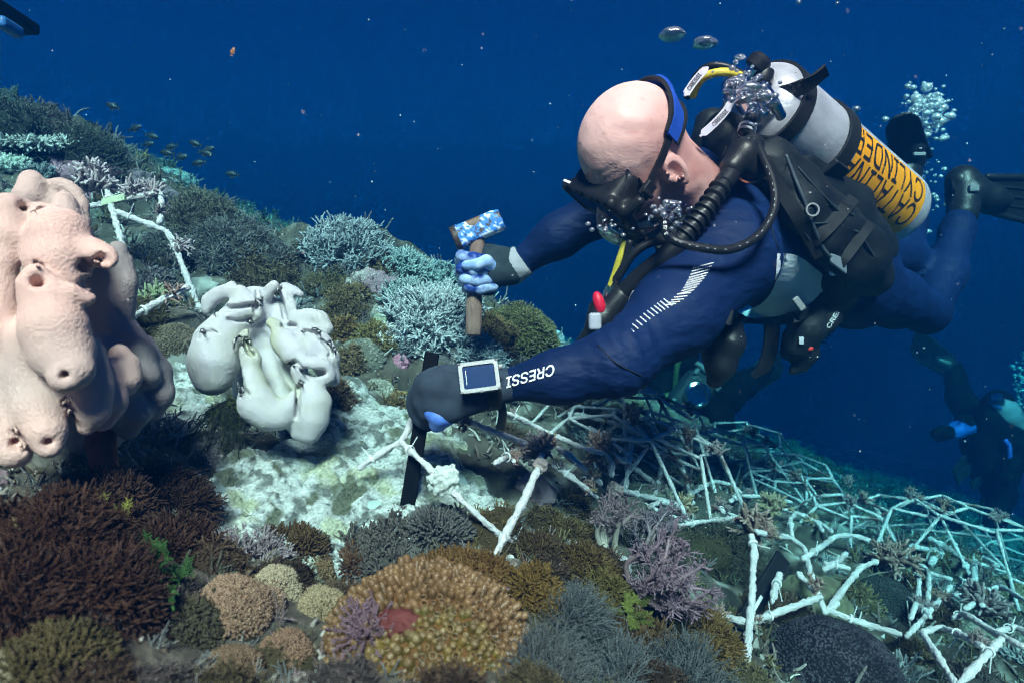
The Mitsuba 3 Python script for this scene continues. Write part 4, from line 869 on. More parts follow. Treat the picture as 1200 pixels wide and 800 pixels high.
CUTS += [(a, b, .0165) for a, b, _ in slot([(304, 388), (309, 406), (314, 430), (323, 454), (331, 464)], .0165, .0)]
def white_fn(x):
    d = wfn(x) + .004 * (meshkit.fbm(x * 24, 3, 17) - .5)
    near = np.abs(d) < .03; e, y = d[near], x[near]
    for a, b, r in CUTS:
        w = np.linalg.norm(y - (a + b) / 2, axis=1) < np.linalg.norm(b - a) / 2 + r + .03
        e[w] = -smin(-e[w], d_cone(y[w], a, b, r, r), .0035)
    d[near] = e
    return d
_, wlo, whi = chain_sdf(rim + body, .012)
m = relax(nets(white_fn, wlo, whi, .0032), 2)
bz = np.array([P(303, 386, 1.07), P(313, 430, 1.065), P(328, 462, 1.05)]); q = np.min([np.linalg.norm(m[0] - b, axis=1) for b in smooth_path(bz, 12)], axis=0)[:, None]; tb = np.clip((.048 - q) / .024, 0, 1)
tz = meshkit.fbm(m[0] * 16, 3, 2)[:, None]
col = (np.array([.58, .54, .53]) * (1 - tz) + np.array([.44, .45, .49]) * tz) * (1 - tb) + np.array([.48, .50, .34]) * tb
tz = np.clip((meshkit.fbm(m[0] * 42, 3, 12) - .5) * 1.8, -.5, .5)[:, None]; col = col * (1 + tz * [.10, .16, .10])
bumped('m_leather_fine', lambda p, n, uv: .0014 * fbm(p.x * 230, p.y * 230, p.z * 230, 3), .65, None, .25, 1.2e-3)
part(k, None, m, 'm_leather_fine', np.clip(col, 0, 1))
# ---- feather star under it
k = thing('feather_star', 'black feather star with yellow green arm tips under the pale folded coral', 'feather star')
g = gen_for(5, 6, 7); c = P(264, 470, 1.07)
for i in range(34):
    a = g.uniform(-2.9, .6); d = RT * math.cos(a) * .95 + UP * math.sin(a) * .8 - FW * g.uniform(.3, 1.1)
    L = g.uniform(.06, .10); pth = [c + unit(d) * L * s + np.array([0, 0, -.03]) * s ** 2 * 1.2 + g.normal(size=3) * .004 * s for s in np.linspace(0, 1, 14)]
    pth = smooth_path(pth, 22); t = unit(np.gradient(pth, axis=0)); sd_ = unit(np.cross(t, FW))
    b2 = np.repeat(pth[2:], 2, 0); d2 = np.repeat(t[2:], 2, 0) * .9 + np.repeat(sd_[2:], 2, 0) * np.tile([1, -1], 20)[:, None]
    v1, f1 = tub(pth, np.linspace(.0013, .0006, 22), 5); v2, f2, s2, _ = strands(b2, d2, .0085, .0005, .0003, .1, 2, 3, gen=g)
    yel = .55 if i % 3 == 0 else .15
    cc = np.vstack([np.tile([.012, .014, .012], (len(v1), 1)), np.array([.012, .016, .012]) * (1 - s2[:, None] * yel) + np.array([.20, .24, .02]) * s2[:, None] * yel])
    part(k, 'arm', join((v1, f1), (v2, f2)), 'm_polyp', cc)

# ---- the foreground, from left to right
DR, DR2 = [.034, .016, .010], [.062, .031, .019]
for px, py, w, h, lab in ((60, 640, 62, 46, 'dark red brown bushy soft coral at the left edge below the pink coral'), (118, 600, 46, 40, 'dark red brown bushy soft coral just below the rusty stalk'), (28, 712, 52, 40, 'dark red brown bushy soft coral low at the left edge'), (110, 700, 56, 42, 'dark red brown bushy soft coral in the lower left shade'), (196, 592, 40, 30, 'reddish brown bushy soft coral right of the green algae sprigs'), (205, 648, 34, 30, 'small reddish brown bushy soft coral below its larger neighbour by the sand')):
    polyp_mound('bushy_soft_coral', lab, 'soft coral', px, py, w, h, DR, DR2, 4200, .020, .0009, .0006, .45, .0004, .35, 2.2, clump=70)
polyp_mound('bushy_soft_coral', 'olive brown fuzzy soft coral in the bottom left corner', 'soft coral', 60, 785, 60, 45, [0.062, 0.053, 0.022], [0.093, 0.074, 0.031], 2600, .012, .0010, .0008, .3, .0004)
polyp_mound('bushy_soft_coral', 'dull green brown fuzzy soft coral left of the tan button corals', 'soft coral', 225, 735, 36, 34, [0.050, 0.054, 0.032], [0.086, 0.072, 0.043], 2600, .008, .0009, .0007, .3, .0006, cb=[0.050, 0.043, 0.029])
BT = dict(n=7000, L=.0050, r0=.0007, r1=.0006, sway=.3, bulb=.0006, lump=.22, freq=1.5, nseg=2, sides=3)
polyp_mound('button_coral', 'large tan button coral, a fuzzy two lobed mound', 'button coral', 272, 716, 40, 50, [0.158, 0.086, 0.047], [0.238, 0.144, 0.086], tips=[0.288, 0.194, 0.130], **BT)
polyp_mound('button_coral', 'cream topped button coral mound beside the large tan one', 'button coral', 326, 690, 27, 26, [0.216, 0.144, 0.086], [0.331, 0.259, 0.158], tips=[0.374, 0.317, 0.216], **{**BT, 'n': 3500})
polyp_mound('button_coral', 'tan button coral between the cream topped one and the large tan one', 'button coral', 303, 708, 24, 24, [0.173, 0.101, 0.058], [0.252, 0.158, 0.101], tips=[0.302, 0.216, 0.144], **{**BT, 'n': 2500})
polyp_mound('button_coral', 'yellowish tan button coral touching the orange coral', 'button coral', 374, 710, 30, 24, [0.187, 0.144, 0.072], [0.274, 0.209, 0.115], tips=[0.317, 0.259, 0.158], **{**BT, 'n': 3500})
polyp_mound('button_coral', 'brown button coral low between the tan mound and the orange coral', 'button coral', 335, 772, 29, 34, [0.130, 0.072, 0.043], [0.187, 0.108, 0.065], tips=[0.230, 0.144, 0.094], **{**BT, 'n': 3500})
polyp_mound('button_coral', 'dark brown button coral at the bottom edge left of the lower brown one', 'button coral', 270, 790, 34, 26, [0.101, 0.058, 0.036], [0.144, 0.086, 0.050], tips=[0.173, 0.115, 0.072], **{**BT, 'n': 3000})
branch_coral('soft_coral', 'pinkish grey spiky soft coral beside the sand, above the tan button corals', 'soft coral', 296, 650, 42, 28, [0.144, 0.101, 0.108], [0.245, 0.187, 0.202], 110, 7, .0022, tip=[0.302, 0.245, 0.259])
polyp_mound('bushy_soft_coral', 'brown fuzzy soft coral at the lower edge of the sand patch', 'soft coral', 346, 646, 32, 20, [0.081, 0.046, 0.019], [0.124, 0.074, 0.034], 2600, .016, .0011, .0009, .4, .0005, clump=30)
polyp_mound('bushy_soft_coral', 'small rusty soft coral tuft above the orange coral', 'soft coral', 414, 668, 22, 24, [0.099, 0.043, 0.022], [0.136, 0.068, 0.034], 1800, .015, .0010, .0008, .4, .0005, clump=14)
polyp_mound('button_coral', 'small ochre knobbly coral left of the rusty tuft', 'button coral', 370, 668, 20, 19, [0.187, 0.108, 0.050], [0.259, 0.173, 0.094], **{**BT, 'n': 1800})
polyp_mound('bushy_soft_coral', 'dark grey soft coral with dotted tips at the foot of the stake', 'soft coral', 452, 650, 46, 22, [0.046, 0.040, 0.037], [0.081, 0.068, 0.062], 2200, .026, .0010, .0011, .3, .0014, .2, tips=[0.105, 0.087, 0.074], clump=16)
polyp_mound('bushy_soft_coral', 'small dark grey dotted soft coral right of the white pebble', 'soft coral', 520, 622, 26, 14, [0.046, 0.043, 0.043], [0.081, 0.074, 0.074], 900, .022, .0009, .0010, .3, .0015, .2, tips=[0.112, 0.099, 0.093], clump=10)
polyp_mound('bushy_soft_coral', 'amber brown fuzzy soft coral along the top of the orange coral', 'soft coral', 540, 684, 46, 20, [0.105, 0.053, 0.014], [0.161, 0.087, 0.028], 4200, .018, .0011, .0008, .45, .0005, .3, clump=50)
polyp_mound('bushy_soft_coral', 'amber fuzzy soft coral down the right side of the orange coral', 'soft coral', 622, 712, 28, 44, [0.118, 0.068, 0.015], [0.167, 0.105, 0.031], 3200, .017, .0011, .0008, .45, .0005, .3, clump=36)
# the orange knobbly sponge with pores
k = thing('sponge', 'orange and yellow knobbly sponge dome full of dark pores, bottom centre', 'sponge')
c, R, rw, rh, d = spot(500, 752, 116, 84, towards=.6)
m = blob(c, [rw, rw, rh], 5, .08, 1.6, 5, R); part(k, 'dome', m, 'm_crust', tint(m[0], [.16, .075, .02], [.10, .05, .02], 50, 2))
g = gen_for(1, 2, 3); N = 1500; p, nn = sample(m, N * 4, g, lambda ce, no: np.clip(no @ R[:, 2] + .35, 0, 1))
ok = [0]; tr = []
dmin = .0050
for i in range(len(p)):
    if len(tr) == 0 or np.min(np.linalg.norm(np.array(tr) - p[i], axis=1)) > dmin: tr.append(p[i]); ok.append(i)
ok = np.array(ok[1:]); p, nn = p[ok], nn[ok]; N = len(p)
rr_ = np.array([(1.25, -.5), (1.02, .5), (.86, 1.05), (.60, 1.28), (.30, 1.30), (0, 1.25)]); rp = np.array([(1.25, -.5), (1.05, .5), (.98, .95), (.74, 1.05), (.52, .75), (.40, -.4), (0, -.5)])
qc = (p - c) @ R; upper = np.clip((qc[:, 1] / rw) * 1.0 + .35 + (meshkit.fbm(p * 16, 3, 5) - .5) * 1.6, 0, 1)
knobs, cols = [], []
for i in range(N):
    pore = g.uniform() < .27 * (1 - upper[i]) + .06; s = g.uniform(.0026, .0041); s = s * (1.25 if g.uniform() < .2 else 1); hs = s * (1.25 if not pore else .7) * (.7 + .9 * upper[i] + .5 * g.uniform())
    pr = (rp if pore else rr_) * [s, hs]
    v, f = lathe(pr, p[i], unit(nn[i] + g.normal(size=3) * .22), 8)
    v = v + (meshkit.noise(v * 260, i % 7)[:, None] - .5) * nn[i] * .0014
    mo = float(meshkit.fbm(p[i] * 45, 2, 9))
    base = (.55 + .8 * mo) * np.array([.155, .060, .022]) * upper[i] + (.45 + .95 * mo) * np.array([.120, .083, .014]) * (1 - upper[i])
    cc = np.tile(base * g.uniform(.6, 1.3) * (np.array([.8, .95, 1.1]) if g.uniform() < .25 else 1), (len(v), 1)); z = pr[:, 1].repeat(8)[:, None]
    cc = cc * (1 - .25 * (z > .9 * hs)) + np.array([.36, .24, .14]) * .25 * (z > .9 * hs)
    if pore: cc[8 * 4:] = [.03, .018, .01]
    knobs.append((v, f)); cols.append(cc)
order = np.argsort(np.linalg.norm(p, axis=1))
for j in order[:298]: part(k, 'knob', knobs[j], 'm_satin', np.clip(cols[j], 0, 1))
part(k, 'knobs', join(*[knobs[j] for j in order[298:]]), 'm_satin', np.clip(np.vstack([cols[j] for j in order[298:]]), 0, 1), kind='stuff')
c2, R2, w2, h2, _ = spot(465, 700, 24, 20, towards=1)
def on_dome(px, py):
    dr_ = unit(P(px, py, 1)); v = m[0]; t = v @ dr_; off = np.linalg.norm(v - t[:, None] * dr_, axis=1); near = off < .006
    return v[near][np.argmin(t[near])] if near.any() else ground(px, py)[0]
lm = blob(on_dome(467, 722), [.020, .014, .010], 3, .35, 3, 2, frame(-FW + UP)); kk = thing('sponge', 'dark maroon sponge patch sitting on the orange dome', 'sponge'); part(kk, None, lm, 'm_leather', tint(lm[0], [.075, .018, .016], [.13, .035, .03], 60, 1))
kk = branch_coral('soft_coral', 'mauve lacy soft coral patch on the left flank of the orange dome', 'soft coral', 424, 735, 30, 20, [0.112, 0.062, 0.081], [0.186, 0.124, 0.149], 60, 6, .0014, at=(on_dome(424, 738), frame(-FW * .8 + UP), .03, .016))
lump_coral('sponge', 'small lilac crusty sponge at the right shoulder of the orange dome', 'sponge', 588, 704, 20, 24, [.20, .14, .19], [.36, .29, .36], amp=.35, freq=3.5, cf=70)
lump_coral('sea_squirt', 'smooth blue grey oval sea squirt under the lilac sponge', 'sea squirt', 608, 738, 13, 20, [.24, .29, .32], [.30, .34, .36], amp=.04, bsdf='m_satin')
lump_coral('pebble', 'smooth white pebble lying at the foot of the stake', 'pebble', 486, 604, 11, 10, [.50, .47, .42], [.58, .55, .5], 3, .05)
# brown and grey soft corals right of the orange dome
for px, py, w, h, lab, a, b, n, L in (
    (664, 634, 30, 22, 'dark olive brown bushy coral behind the amber one, below the star frame', [0.068, 0.046, 0.015], [0.112, 0.074, 0.028], 2400, .016),
    (632, 660, 26, 24, 'dark brown bushy coral at the right end of the amber band', [0.046, 0.031, 0.015], [0.081, 0.053, 0.025], 2200, .018),
    (684, 676, 34, 32, 'brown bushy coral in the middle of the right foreground', [0.074, 0.046, 0.014], [0.118, 0.077, 0.028], 3000, .015),
    (710, 706, 28, 28, 'olive brown bushy coral next to the white rock face', [0.074, 0.056, 0.015], [0.124, 0.093, 0.028], 2600, .014),
    (815, 752, 40, 22, 'amber feathery coral at the bottom right of the mauve tree corals', [0.118, 0.065, 0.019], [0.174, 0.105, 0.034], 3000, .022),
    (748, 760, 34, 22, 'brown feathery coral below the mauve tree corals', [0.087, 0.053, 0.022], [0.136, 0.087, 0.043], 2600, .02),
    (1070, 770, 22, 16, 'small brown fuzzy coral between the dark dome and the right hand frame', [0.074, 0.050, 0.025], [0.112, 0.081, 0.043], 1200, .012)):
    polyp_mound('bushy_soft_coral', lab, 'soft coral', px, py, w, h, a, b, n, L, .0011, .0008, .45, .0005, .28, 2.2, clump=max(12, w))
for px, py, w, h, lab, n in ((664, 748, 40, 40, 'blue grey feathery coral right of the blue grey sea squirt', 3200), (712, 795, 40, 26, 'pale blue grey feathery coral at the bottom edge below the grey one', 1600), (800, 798, 40, 22, 'dim grey feathery coral at the bottom edge under the amber feathery one', 1600), (640, 795, 30, 24, 'dark grey feathery coral at the bottom edge beside the orange dome', 1500), (845, 655, 44, 36, 'olive grey feathery coral under the white bar of the frame', 3000), (760, 640, 34, 22, 'olive grey feathery coral behind the mauve tree corals', 1600)):
    ol = 'olive' in lab; br = 'pale' in lab
    polyp_mound('feathery_soft_coral', lab, 'soft coral', px, py, w, h, [0.041, 0.037, 0.024] if ol else [0.041, 0.048, 0.051] if not br else [0.096, 0.113, 0.123], [0.068, 0.062, 0.041] if ol else [0.072, 0.082, 0.085] if not br else [0.143, 0.164, 0.171], int(n * 1.3), .027, .0008, .0005, .6, 0, .25, 1.8, clump=34, nseg=3, tips=[0.089, 0.082, 0.058] if ol else [0.109, 0.123, 0.126])
# mauve tree corals: stalks, branches, fine tips
def tree_coral(label, root, heads, c_stalk, c_tip, seed, spread=.5, fine=7, r=.0042):
    g = gen_for(seed, 3, 1); k = thing('tree_soft_coral', label, 'soft coral')
    rt, _ = ground(*root); d0 = rt @ FW
    for hx, hy, dd in heads:
        e = P(hx, hy, d0 + dd); mid = (rt + e) / 2 + g.normal(size=3) * .008 + UP * .004
        pth = smooth_path([rt + g.normal(size=3) * .006, mid, e], 14); rad = np.linspace(r, r * .55, 14)
        v, f = tub(pth, rad, 9); s = np.linspace(0, 1, 14).repeat(9); s = np.append(s, [0, 1])[:, None]
        st = part(k, 'stalk', (v, f), 'm_satin', np.asarray(c_stalk) * (1 - s ** 2) + np.asarray(c_tip) * s ** 2)
        n1 = 9; ti = g.integers(7, 14, n1); ax_ = unit(pth[-1] - pth[-3])
        d1 = ax_ + g.normal(size=(n1, 3)) * spread; L1 = g.uniform(.012, .026, n1)
        v1, f1, s1, i1 = strands(pth[ti], d1, L1, r * .45, r * .28, .3, 3, 5, gen=g)
        kx = np.repeat(np.arange(n1), fine); b2 = pth[ti][kx] + unit(d1)[kx] * (L1[kx] * g.uniform(.45, 1.0, n1 * fine))[:, None]
        d2 = unit(d1)[kx] + g.normal(size=(n1 * fine, 3)) * .8; v2, f2, s2, i2 = strands(b2, d2, g.uniform(.006, .014, n1 * fine), .0008, .0006, .4, 2, 3, .0004, gen=g)
        c1 = np.asarray(c_tip)
        part(st, 'twigs', join((v1, f1), (v2, f2)), 'm_polyp', np.vstack([np.tile(c1, (len(v1), 1)), np.tile(c1 * 1.05, (len(v2), 1)) * (1 + .35 * s2[:, None])]), kind='stuff')
tree_coral('tree soft coral with cream white stalks under the frame node', (708, 652), ((700, 598, -.02), (712, 592, -.03), (722, 596, -.04), (735, 590, -.02), (742, 602, -.03), (705, 608, -.05), (728, 606, -.06)), [.62, .55, .47], [.18, .125, .14], 1, .35, 5, .0055)
tree_coral('large mauve tree soft coral spreading right of the cream stalked one', (742, 705), ((770, 640, -.02), (785, 628, -.01), (800, 650, -.03), (815, 668, -.03), (822, 690, -.04), (810, 705, -.05), (790, 712, -.06), (775, 670, -.06), (760, 655, -.02), (795, 685, -.07), (828, 712, -.03), (765, 690, -.06)), [.22, .15, .15], [.17, .115, .145], 2, .6, 8)
tree_coral('small mauve tree soft coral leaning up towards the white bar', (752, 652), ((770, 605, 0.02), (782, 598, .01), (758, 612, .01), (795, 606, .03), (745, 625, 0.0), (778, 622, -.01)), [.21, .15, .15], [.16, .115, .14], 3, .5, 7)
# dark domes on the right
lump_coral('dome_coral', 'dark purple grey dome coral dotted with tiny nubs, bottom right', 'coral', 975, 790, 82, 80, [.010, .009, .012], [.016, .014, .018], 4, .05, 1.5, nubs=5200, nubr=.0022, nubc=([.018, .016, .022], [.055, .050, .062]))
lump_coral('dome_coral', 'dark green black bushy dome coral behind the frame, right of the second stake', 'coral', 1034, 706, 36, 38, [.02, .022, .02], [.035, .035, .03], 4, .08, 1.6, nubs=2600, nubr=.0024, nubc=([.02, .026, .026], [.05, .055, .05]))
lump_coral('rock', 'round mossy boulder between the frame bars left of the dark domes', 'rock', 955, 700, 40, 32, [.09, .075, .055], [.20, .20, .12], amp=.22, freq=3, cf=45)
lump_coral('rock', 'mottled red and green rock under the front edge of the dark dome coral', 'rock', 990, 796, 26, 9, [.35, .10, .05], [.30, .36, .16], amp=.3, cf=40)
lump_coral('rock', 'white rock face below the cream stalked tree coral', 'rock', 722, 668, 20, 26, [.42, .42, .42], [.26, .20, .22], amp=.35, freq=3, cf=45)
lump_coral('rock', 'pink and white crusted rock under the big pink coral', 'rock', 72, 590, 32, 16, [.45, .16, .26], [.62, .60, .62], amp=.3, freq=3, cf=60)
# green sprigs
def sprig(label, spots, cols, seed):
    g = gen_for(seed, 5, 5); k = thing('algae_sprig', label, 'algae')
    for px, py in spots:
        c, n = ground(px, py); c = c - unit(c) * g.uniform(.035, .055)
        for b in range(5):
            d = unit(g.normal(size=3) * .7 + UP * .5 - FW * .2); pth = smooth_path([c, c + d * .010, c + d * .022 + g.normal(size=3) * .003], 9)
            v1, f1 = tub(pth, np.linspace(.0011, .0007, 9), 5); b2 = np.repeat(pth[2:], 2, 0); t = unit(np.gradient(pth, axis=0)); sdv = unit(np.cross(t, FW))
            v2, f2, s2, _ = strands(b2, np.repeat(t[2:], 2, 0) + np.repeat(sdv[2:], 2, 0) * np.tile([1, -1], 7)[:, None] * .9, .006, .0010, .0007, .1, 2, 4, gen=g)
            part(k, 'frond', join((v1, f1), (v2, f2)), 'm_polyp', np.asarray(cols) * g.uniform(.6, 1.3))
sprig('yellow green algae sprigs growing below the rusty stalk', ((106, 553), (120, 602), (134, 586), (150, 598), (158, 590), (142, 618), (137, 562)), [.12, .12, .02], 1)
sprig('bright green algae sprigs low among the dark red brown corals', ((172, 648), (184, 660), (200, 668), (210, 680), (190, 690), (176, 668)), [.03, .085, .02], 2)
sprig('small yellow green algae tufts between the brown and mauve corals', ((738, 700), (742, 722), (748, 712), (735, 716)), [.12, .14, .03], 4)

# ---- the middle and upper slope
for px, py, w, h, lab, a, b, n, r in (
    (408, 296, 42, 30, 'pale blue grey branching coral on top of the ridge knoll', [.16, .18, .20], [.32, .36, .38], 130, .006),
    (474, 318, 26, 20, 'blue green branching coral on the ridge right of the knoll', [.14, .20, .20], [.30, .40, .40], 80, .006),
    (508, 336, 30, 24, 'blue green branching coral highest at the right of the ridge', [.14, .20, .20], [.32, .42, .42], 90, .006),
    (478, 350, 28, 20, 'teal branching coral below the two ridge bushes', [.16, .22, .22], [.30, .38, .38], 80, .005),
    (500, 378, 46, 30, 'white blue finger coral in the middle of the slope left of the hammer handle', [.22, .25, .27], [.44, .48, .50], 150, .0055),
    (532, 358, 30, 20, 'pale blue finger coral just left of the hammer handle', [.20, .24, .26], [.40, .45, .47], 90, .0055),
    (535, 406, 32, 22, 'grey blue bushy coral below the end of the hammer handle', [.24, .27, .29], [.44, .48, .50], 110, .004),
    (562, 424, 28, 22, 'grey blue bushy coral right of the stake top', [.22, .25, .27], [.40, .44, .46], 100, .004),
    (456, 398, 20, 15, 'small pale finger coral beside the pink rock', [.36, .38, .38], [.60, .62, .62], 50, .004),
    (492, 412, 14, 9, 'small white finger coral near the stake top', [.5, .52, .5], [.66, .7, .68], 40, .003),
    (380, 298, 22, 26, 'grey leafy coral plate left of the ridge knoll', [.22, .25, .27], [.40, .43, .45], 60, .006)):
    branch_coral('branching_coral', lab, 'coral', px, py, w, h * 1.35, a, b, int(n * 1.3), 8, r * .85, tip=np.minimum(np.asarray(b) * 1.25, .75))
for px, py, w, h, lab, a, b, n, L in (
    (278, 296, 52, 30, 'dark blue grey thicket coral on the crest above the pale folded coral', [.06, .06, .055], [.13, .13, .125], 3000, .034),
    (300, 322, 46, 28, 'brown thicket coral left of the ridge knoll', [.07, .05, .03], [.13, .10, .06], 2200, .03),
    (236, 266, 42, 30, 'dark shaggy coral behind the left frame', [.06, .055, .04], [.12, .11, .085], 2400, .036),
    (98, 190, 40, 28, 'dark bush coral on the skyline right of the table coral', [.03, .035, .03], [.06, .065, .055], 2000, .06),
    (12, 165, 40, 36, 'dark shaggy coral on the skyline at the left edge', [.035, .04, .035], [.07, .08, .07], 1800, .06),
    (444, 320, 18, 20, 'small brown bush on the right flank of the ridge knoll', [.10, .07, .035], [.17, .12, .06], 1000, .03),
    (410, 356, 28, 18, 'brown bush right of the pale folded coral', [.085, .06, .03], [.15, .11, .055], 1600, .025),
    (400, 396, 18, 20, 'dark amber bush touching the rim of the pale folded coral', [.11, .07, .025], [.17, .11, .045], 1200, .022),
    (440, 404, 28, 20, 'olive brown bush left of the pink rock', [.10, .08, .03], [.17, .13, .05], 1600, .022),
    (408, 430, 22, 22, 'brown bush at the right of the pale folded coral above the sand', [.09, .06, .03], [.15, .11, .06], 1400, .02),
    (392, 330, 24, 18, 'dark grey bush between the knoll and the pale folded coral', [.06, .06, .06], [.11, .11, .11], 1300, .03),
    (398, 478, 20, 26, 'brown bush between the pale folded coral and the sand', [.08, .055, .03], [.14, .10, .06], 1300, .018),
    (192, 300, 30, 26, 'grey brown turf bush inside the left frame', [.07, .07, .065], [.14, .14, .13], 1500, .02),
    (180, 340, 30, 22, 'dull purple brown turf bush low inside the left frame', [.09, .075, .08], [.16, .14, .14], 1500, .018)):
    polyp_mound('bush_coral', lab, 'coral', px, py, w, h * 1.3, a, b, int(n * .85), L * .72, .0014, .0009, .45, .0007, .35, 2.4, clump=max(14, w), tips=np.asarray(b) * 1.5)
polyp_mound('button_coral', 'grey tan fuzzy mound left of the pale folded coral', 'button coral', 206, 402, 26, 26, [.17, .14, .10], [.26, .22, .16], **{**BT, 'n': 3000, 'L': .007})
polyp_mound('dome_coral', 'olive brown shaggy dome coral under the raised forearm', 'coral', 608, 400, 44, 48, [.085, .075, .022], [.17, .15, .06], 4200, .018, .0017, .0012, .4, .0008, .16, 1.6, clump=60, tips=[.20, .17, .08])
lump_coral('brain_coral', 'round pale green brain coral among the brown bushes', 'coral', 454, 376, 18, 15, [.26, .30, .20], [.36, .40, .30], amp=.06, nubs=700, nubr=.0035, nubc=([.24, .28, .18], [.38, .42, .30]))
lump_coral('brain_coral', 'tiny green round coral among the dark thicket', 'coral', 267, 322, 8, 8, [.20, .22, .13], [.28, .30, .18], 3, .05)
lump_coral('rock', 'pink crusted rock left of the stake top', 'rock', 469, 424, 12, 13, [.38, .12, .20], [.46, .24, .30], amp=.3, freq=3)
lump_coral('rock', 'pinkish rough rock on the knoll below the pale blue branching coral', 'rock', 430, 330, 26, 18, [.30, .20, .22], [.40, .36, .34], amp=.35, freq=3, cf=14)
lump_coral('rock', 'white topped rock on the knoll', 'rock', 412, 316, 16, 16, [.36, .34, .28], [.55, .56, .50], amp=.35, freq=3, cf=14)
lump_coral('rock', 'lilac crusted rock inside the left frame', 'rock', 186, 284, 13, 11, [.36, .22, .40], [.5, .4, .52], amp=.3, freq=3, cf=20)
lump_coral('soft_coral', 'small yellow tan knobbly coral on the sand left of the lower glove', 'soft coral', 470, 470, 20, 11, [.30, .25, .11], [.40, .35, .18], amp=.3, freq=4)
for dx_, dy_, w, lab in ((-6, -6, 13, 'topmost'), (6, 4, 15, 'rightmost'), (-4, 10, 14, 'lowest')):
    lump_coral('leather_coral', 'pale blue rounded coral behind the olive dome, the ' + lab + ' of three', 'coral', 656 + dx_, 402 + dy_, w, w, [.34, .40, .42], [.42, .48, .5], amp=.1, bsdf='m_leather', group='pale lobes behind the olive dome')
# table coral on the skyline
c, n_ = ground(42, 178); k = branch_coral('table_coral', 'pale table coral standing out on the skyline at the upper left', 'coral', 43, 163, 30, 14, [.20, .22, .20], [.42, .44, .42], 150, 8, .007, at=(c + UP * .02, frame([.1, -.2, 1]), 36 * (c @ FW) / FPX, 20 * (c @ FW) / FPX), tip=[.55, .58, .55], flat=True, sublen=.5)
branch_coral('branching_coral', 'pale green branching coral below the table coral', 'coral', 14, 196, 18, 14, [.30, .36, .32], [.5, .58, .52], 60, 7, .007)
lump_coral('rock', 'teal tinted boulder far behind the left frame', 'rock', 205, 208, 24, 12, [.22, .26, .24], [.36, .40, .36], amp=.3, freq=3, cf=8)
ANCHORS = [(60, 380, 'the big pink coral'), (310, 425, 'the pale folded coral'), (270, 495, 'the feather star'), (60, 650, 'the dark red brown corals'), (225, 735, 'the dull green brown soft coral'), (272, 716, 'the large tan button coral'), (374, 708, 'the yellowish button coral'), (500, 745, 'the orange sponge'), (346, 640, 'the brown tuft by the sand'), (452, 640, 'the dotted grey coral'), (548, 668, 'the amber soft coral'), (608, 735, 'the blue grey sea squirt'),
    (664, 634, 'the dark olive brown bush'), (684, 676, 'the brown bush in the right foreground'), (666, 745, 'the blue grey feathery coral'), (775, 690, 'the large mauve tree coral'), (712, 620, 'the cream stalked tree coral'), (845, 655, 'the olive grey feathery coral'), (975, 770, 'the dark dotted dome'), (1034, 700, 'the dark bushy dome'), (955, 700, 'the mossy boulder'), (880, 690, 'the tall frame pole'), (918, 652, 'the second stake'), (485, 540, 'the first stake'), (590, 630, 'the white star frame'), (633, 545, 'the crust knot'), (720, 572, 'the end knot of the held frame'),
    (170, 240, 'the left frame'), (220, 340, 'the lower rod of the left frame'), (43, 163, 'the table coral'), (98, 190, 'the dark skyline bush'), (14, 196, 'the pale green coral'), (278, 290, 'the blue grey thicket'), (300, 318, 'the brown thicket'), (236, 262, 'the dark shaggy coral'), (408, 296, 'the pale blue knoll coral'), (430, 330, 'the pinkish knoll rock'), (474, 318, 'the blue green ridge coral'), (508, 336, 'the rightmost ridge coral'), (478, 350, 'the teal branching coral'), (500, 378, 'the white blue finger coral'), (535, 406, 'the coral under the hammer'), (562, 424, 'the coral by the stake top'),
    (454, 376, 'the green brain coral'), (469, 424, 'the pink crusted rock'), (410, 356, 'the bush right of the folded coral'), (440, 404, 'the olive brown bush'), (206, 402, 'the grey tan mound'), (608, 394, 'the olive shaggy dome'), (656, 402, 'the pale blue lobes'), (470, 470, 'the yellow tan coral on the sand'), (186, 284, 'the lilac rock'), (850, 610, 'the long white bar'), (1000, 640, 'the curved frame'), (1080, 690, 'the thin arched frame'), (1110, 645, 'the bent far frame'), (1150, 745, 'the lower right frame'), (768, 508, 'the upper beam'), (811, 461, 'the underwater camera'), (1160, 520, 'the diver at the right edge'), (930, 345, 'the belly of the bald diver'), (205, 208, 'the teal tinted boulder')]
SAID = set()
def where(what, px, py):
    a = sorted(ANCHORS, key=lambda q: (q[0] - px) ** 2 + ((q[1] - py) * 1.2) ** 2)
    for far, word in ((70, ''), (150, 'well ')):
        for x, y, n in a[:5]:
            dx, dy = px - x, py - y
            if math.hypot(dx, dy) > far + (80 if far > 70 else 0): continue
            side = ('right of' if dx > 0 else 'left of') if abs(dx) > abs(dy) * 1.6 else ('below' if dy > 0 else 'above') if abs(dy) > abs(dx) * 1.6 else ('below and right of' if dy > 0 else 'above and right of') if dx > 0 else ('below and left of' if dy > 0 else 'above and left of')
            t = f'{what} {word}{side} {n}'
            if t not in SAID and len(t.split()) <= 16: SAID.add(t); return t
    return None
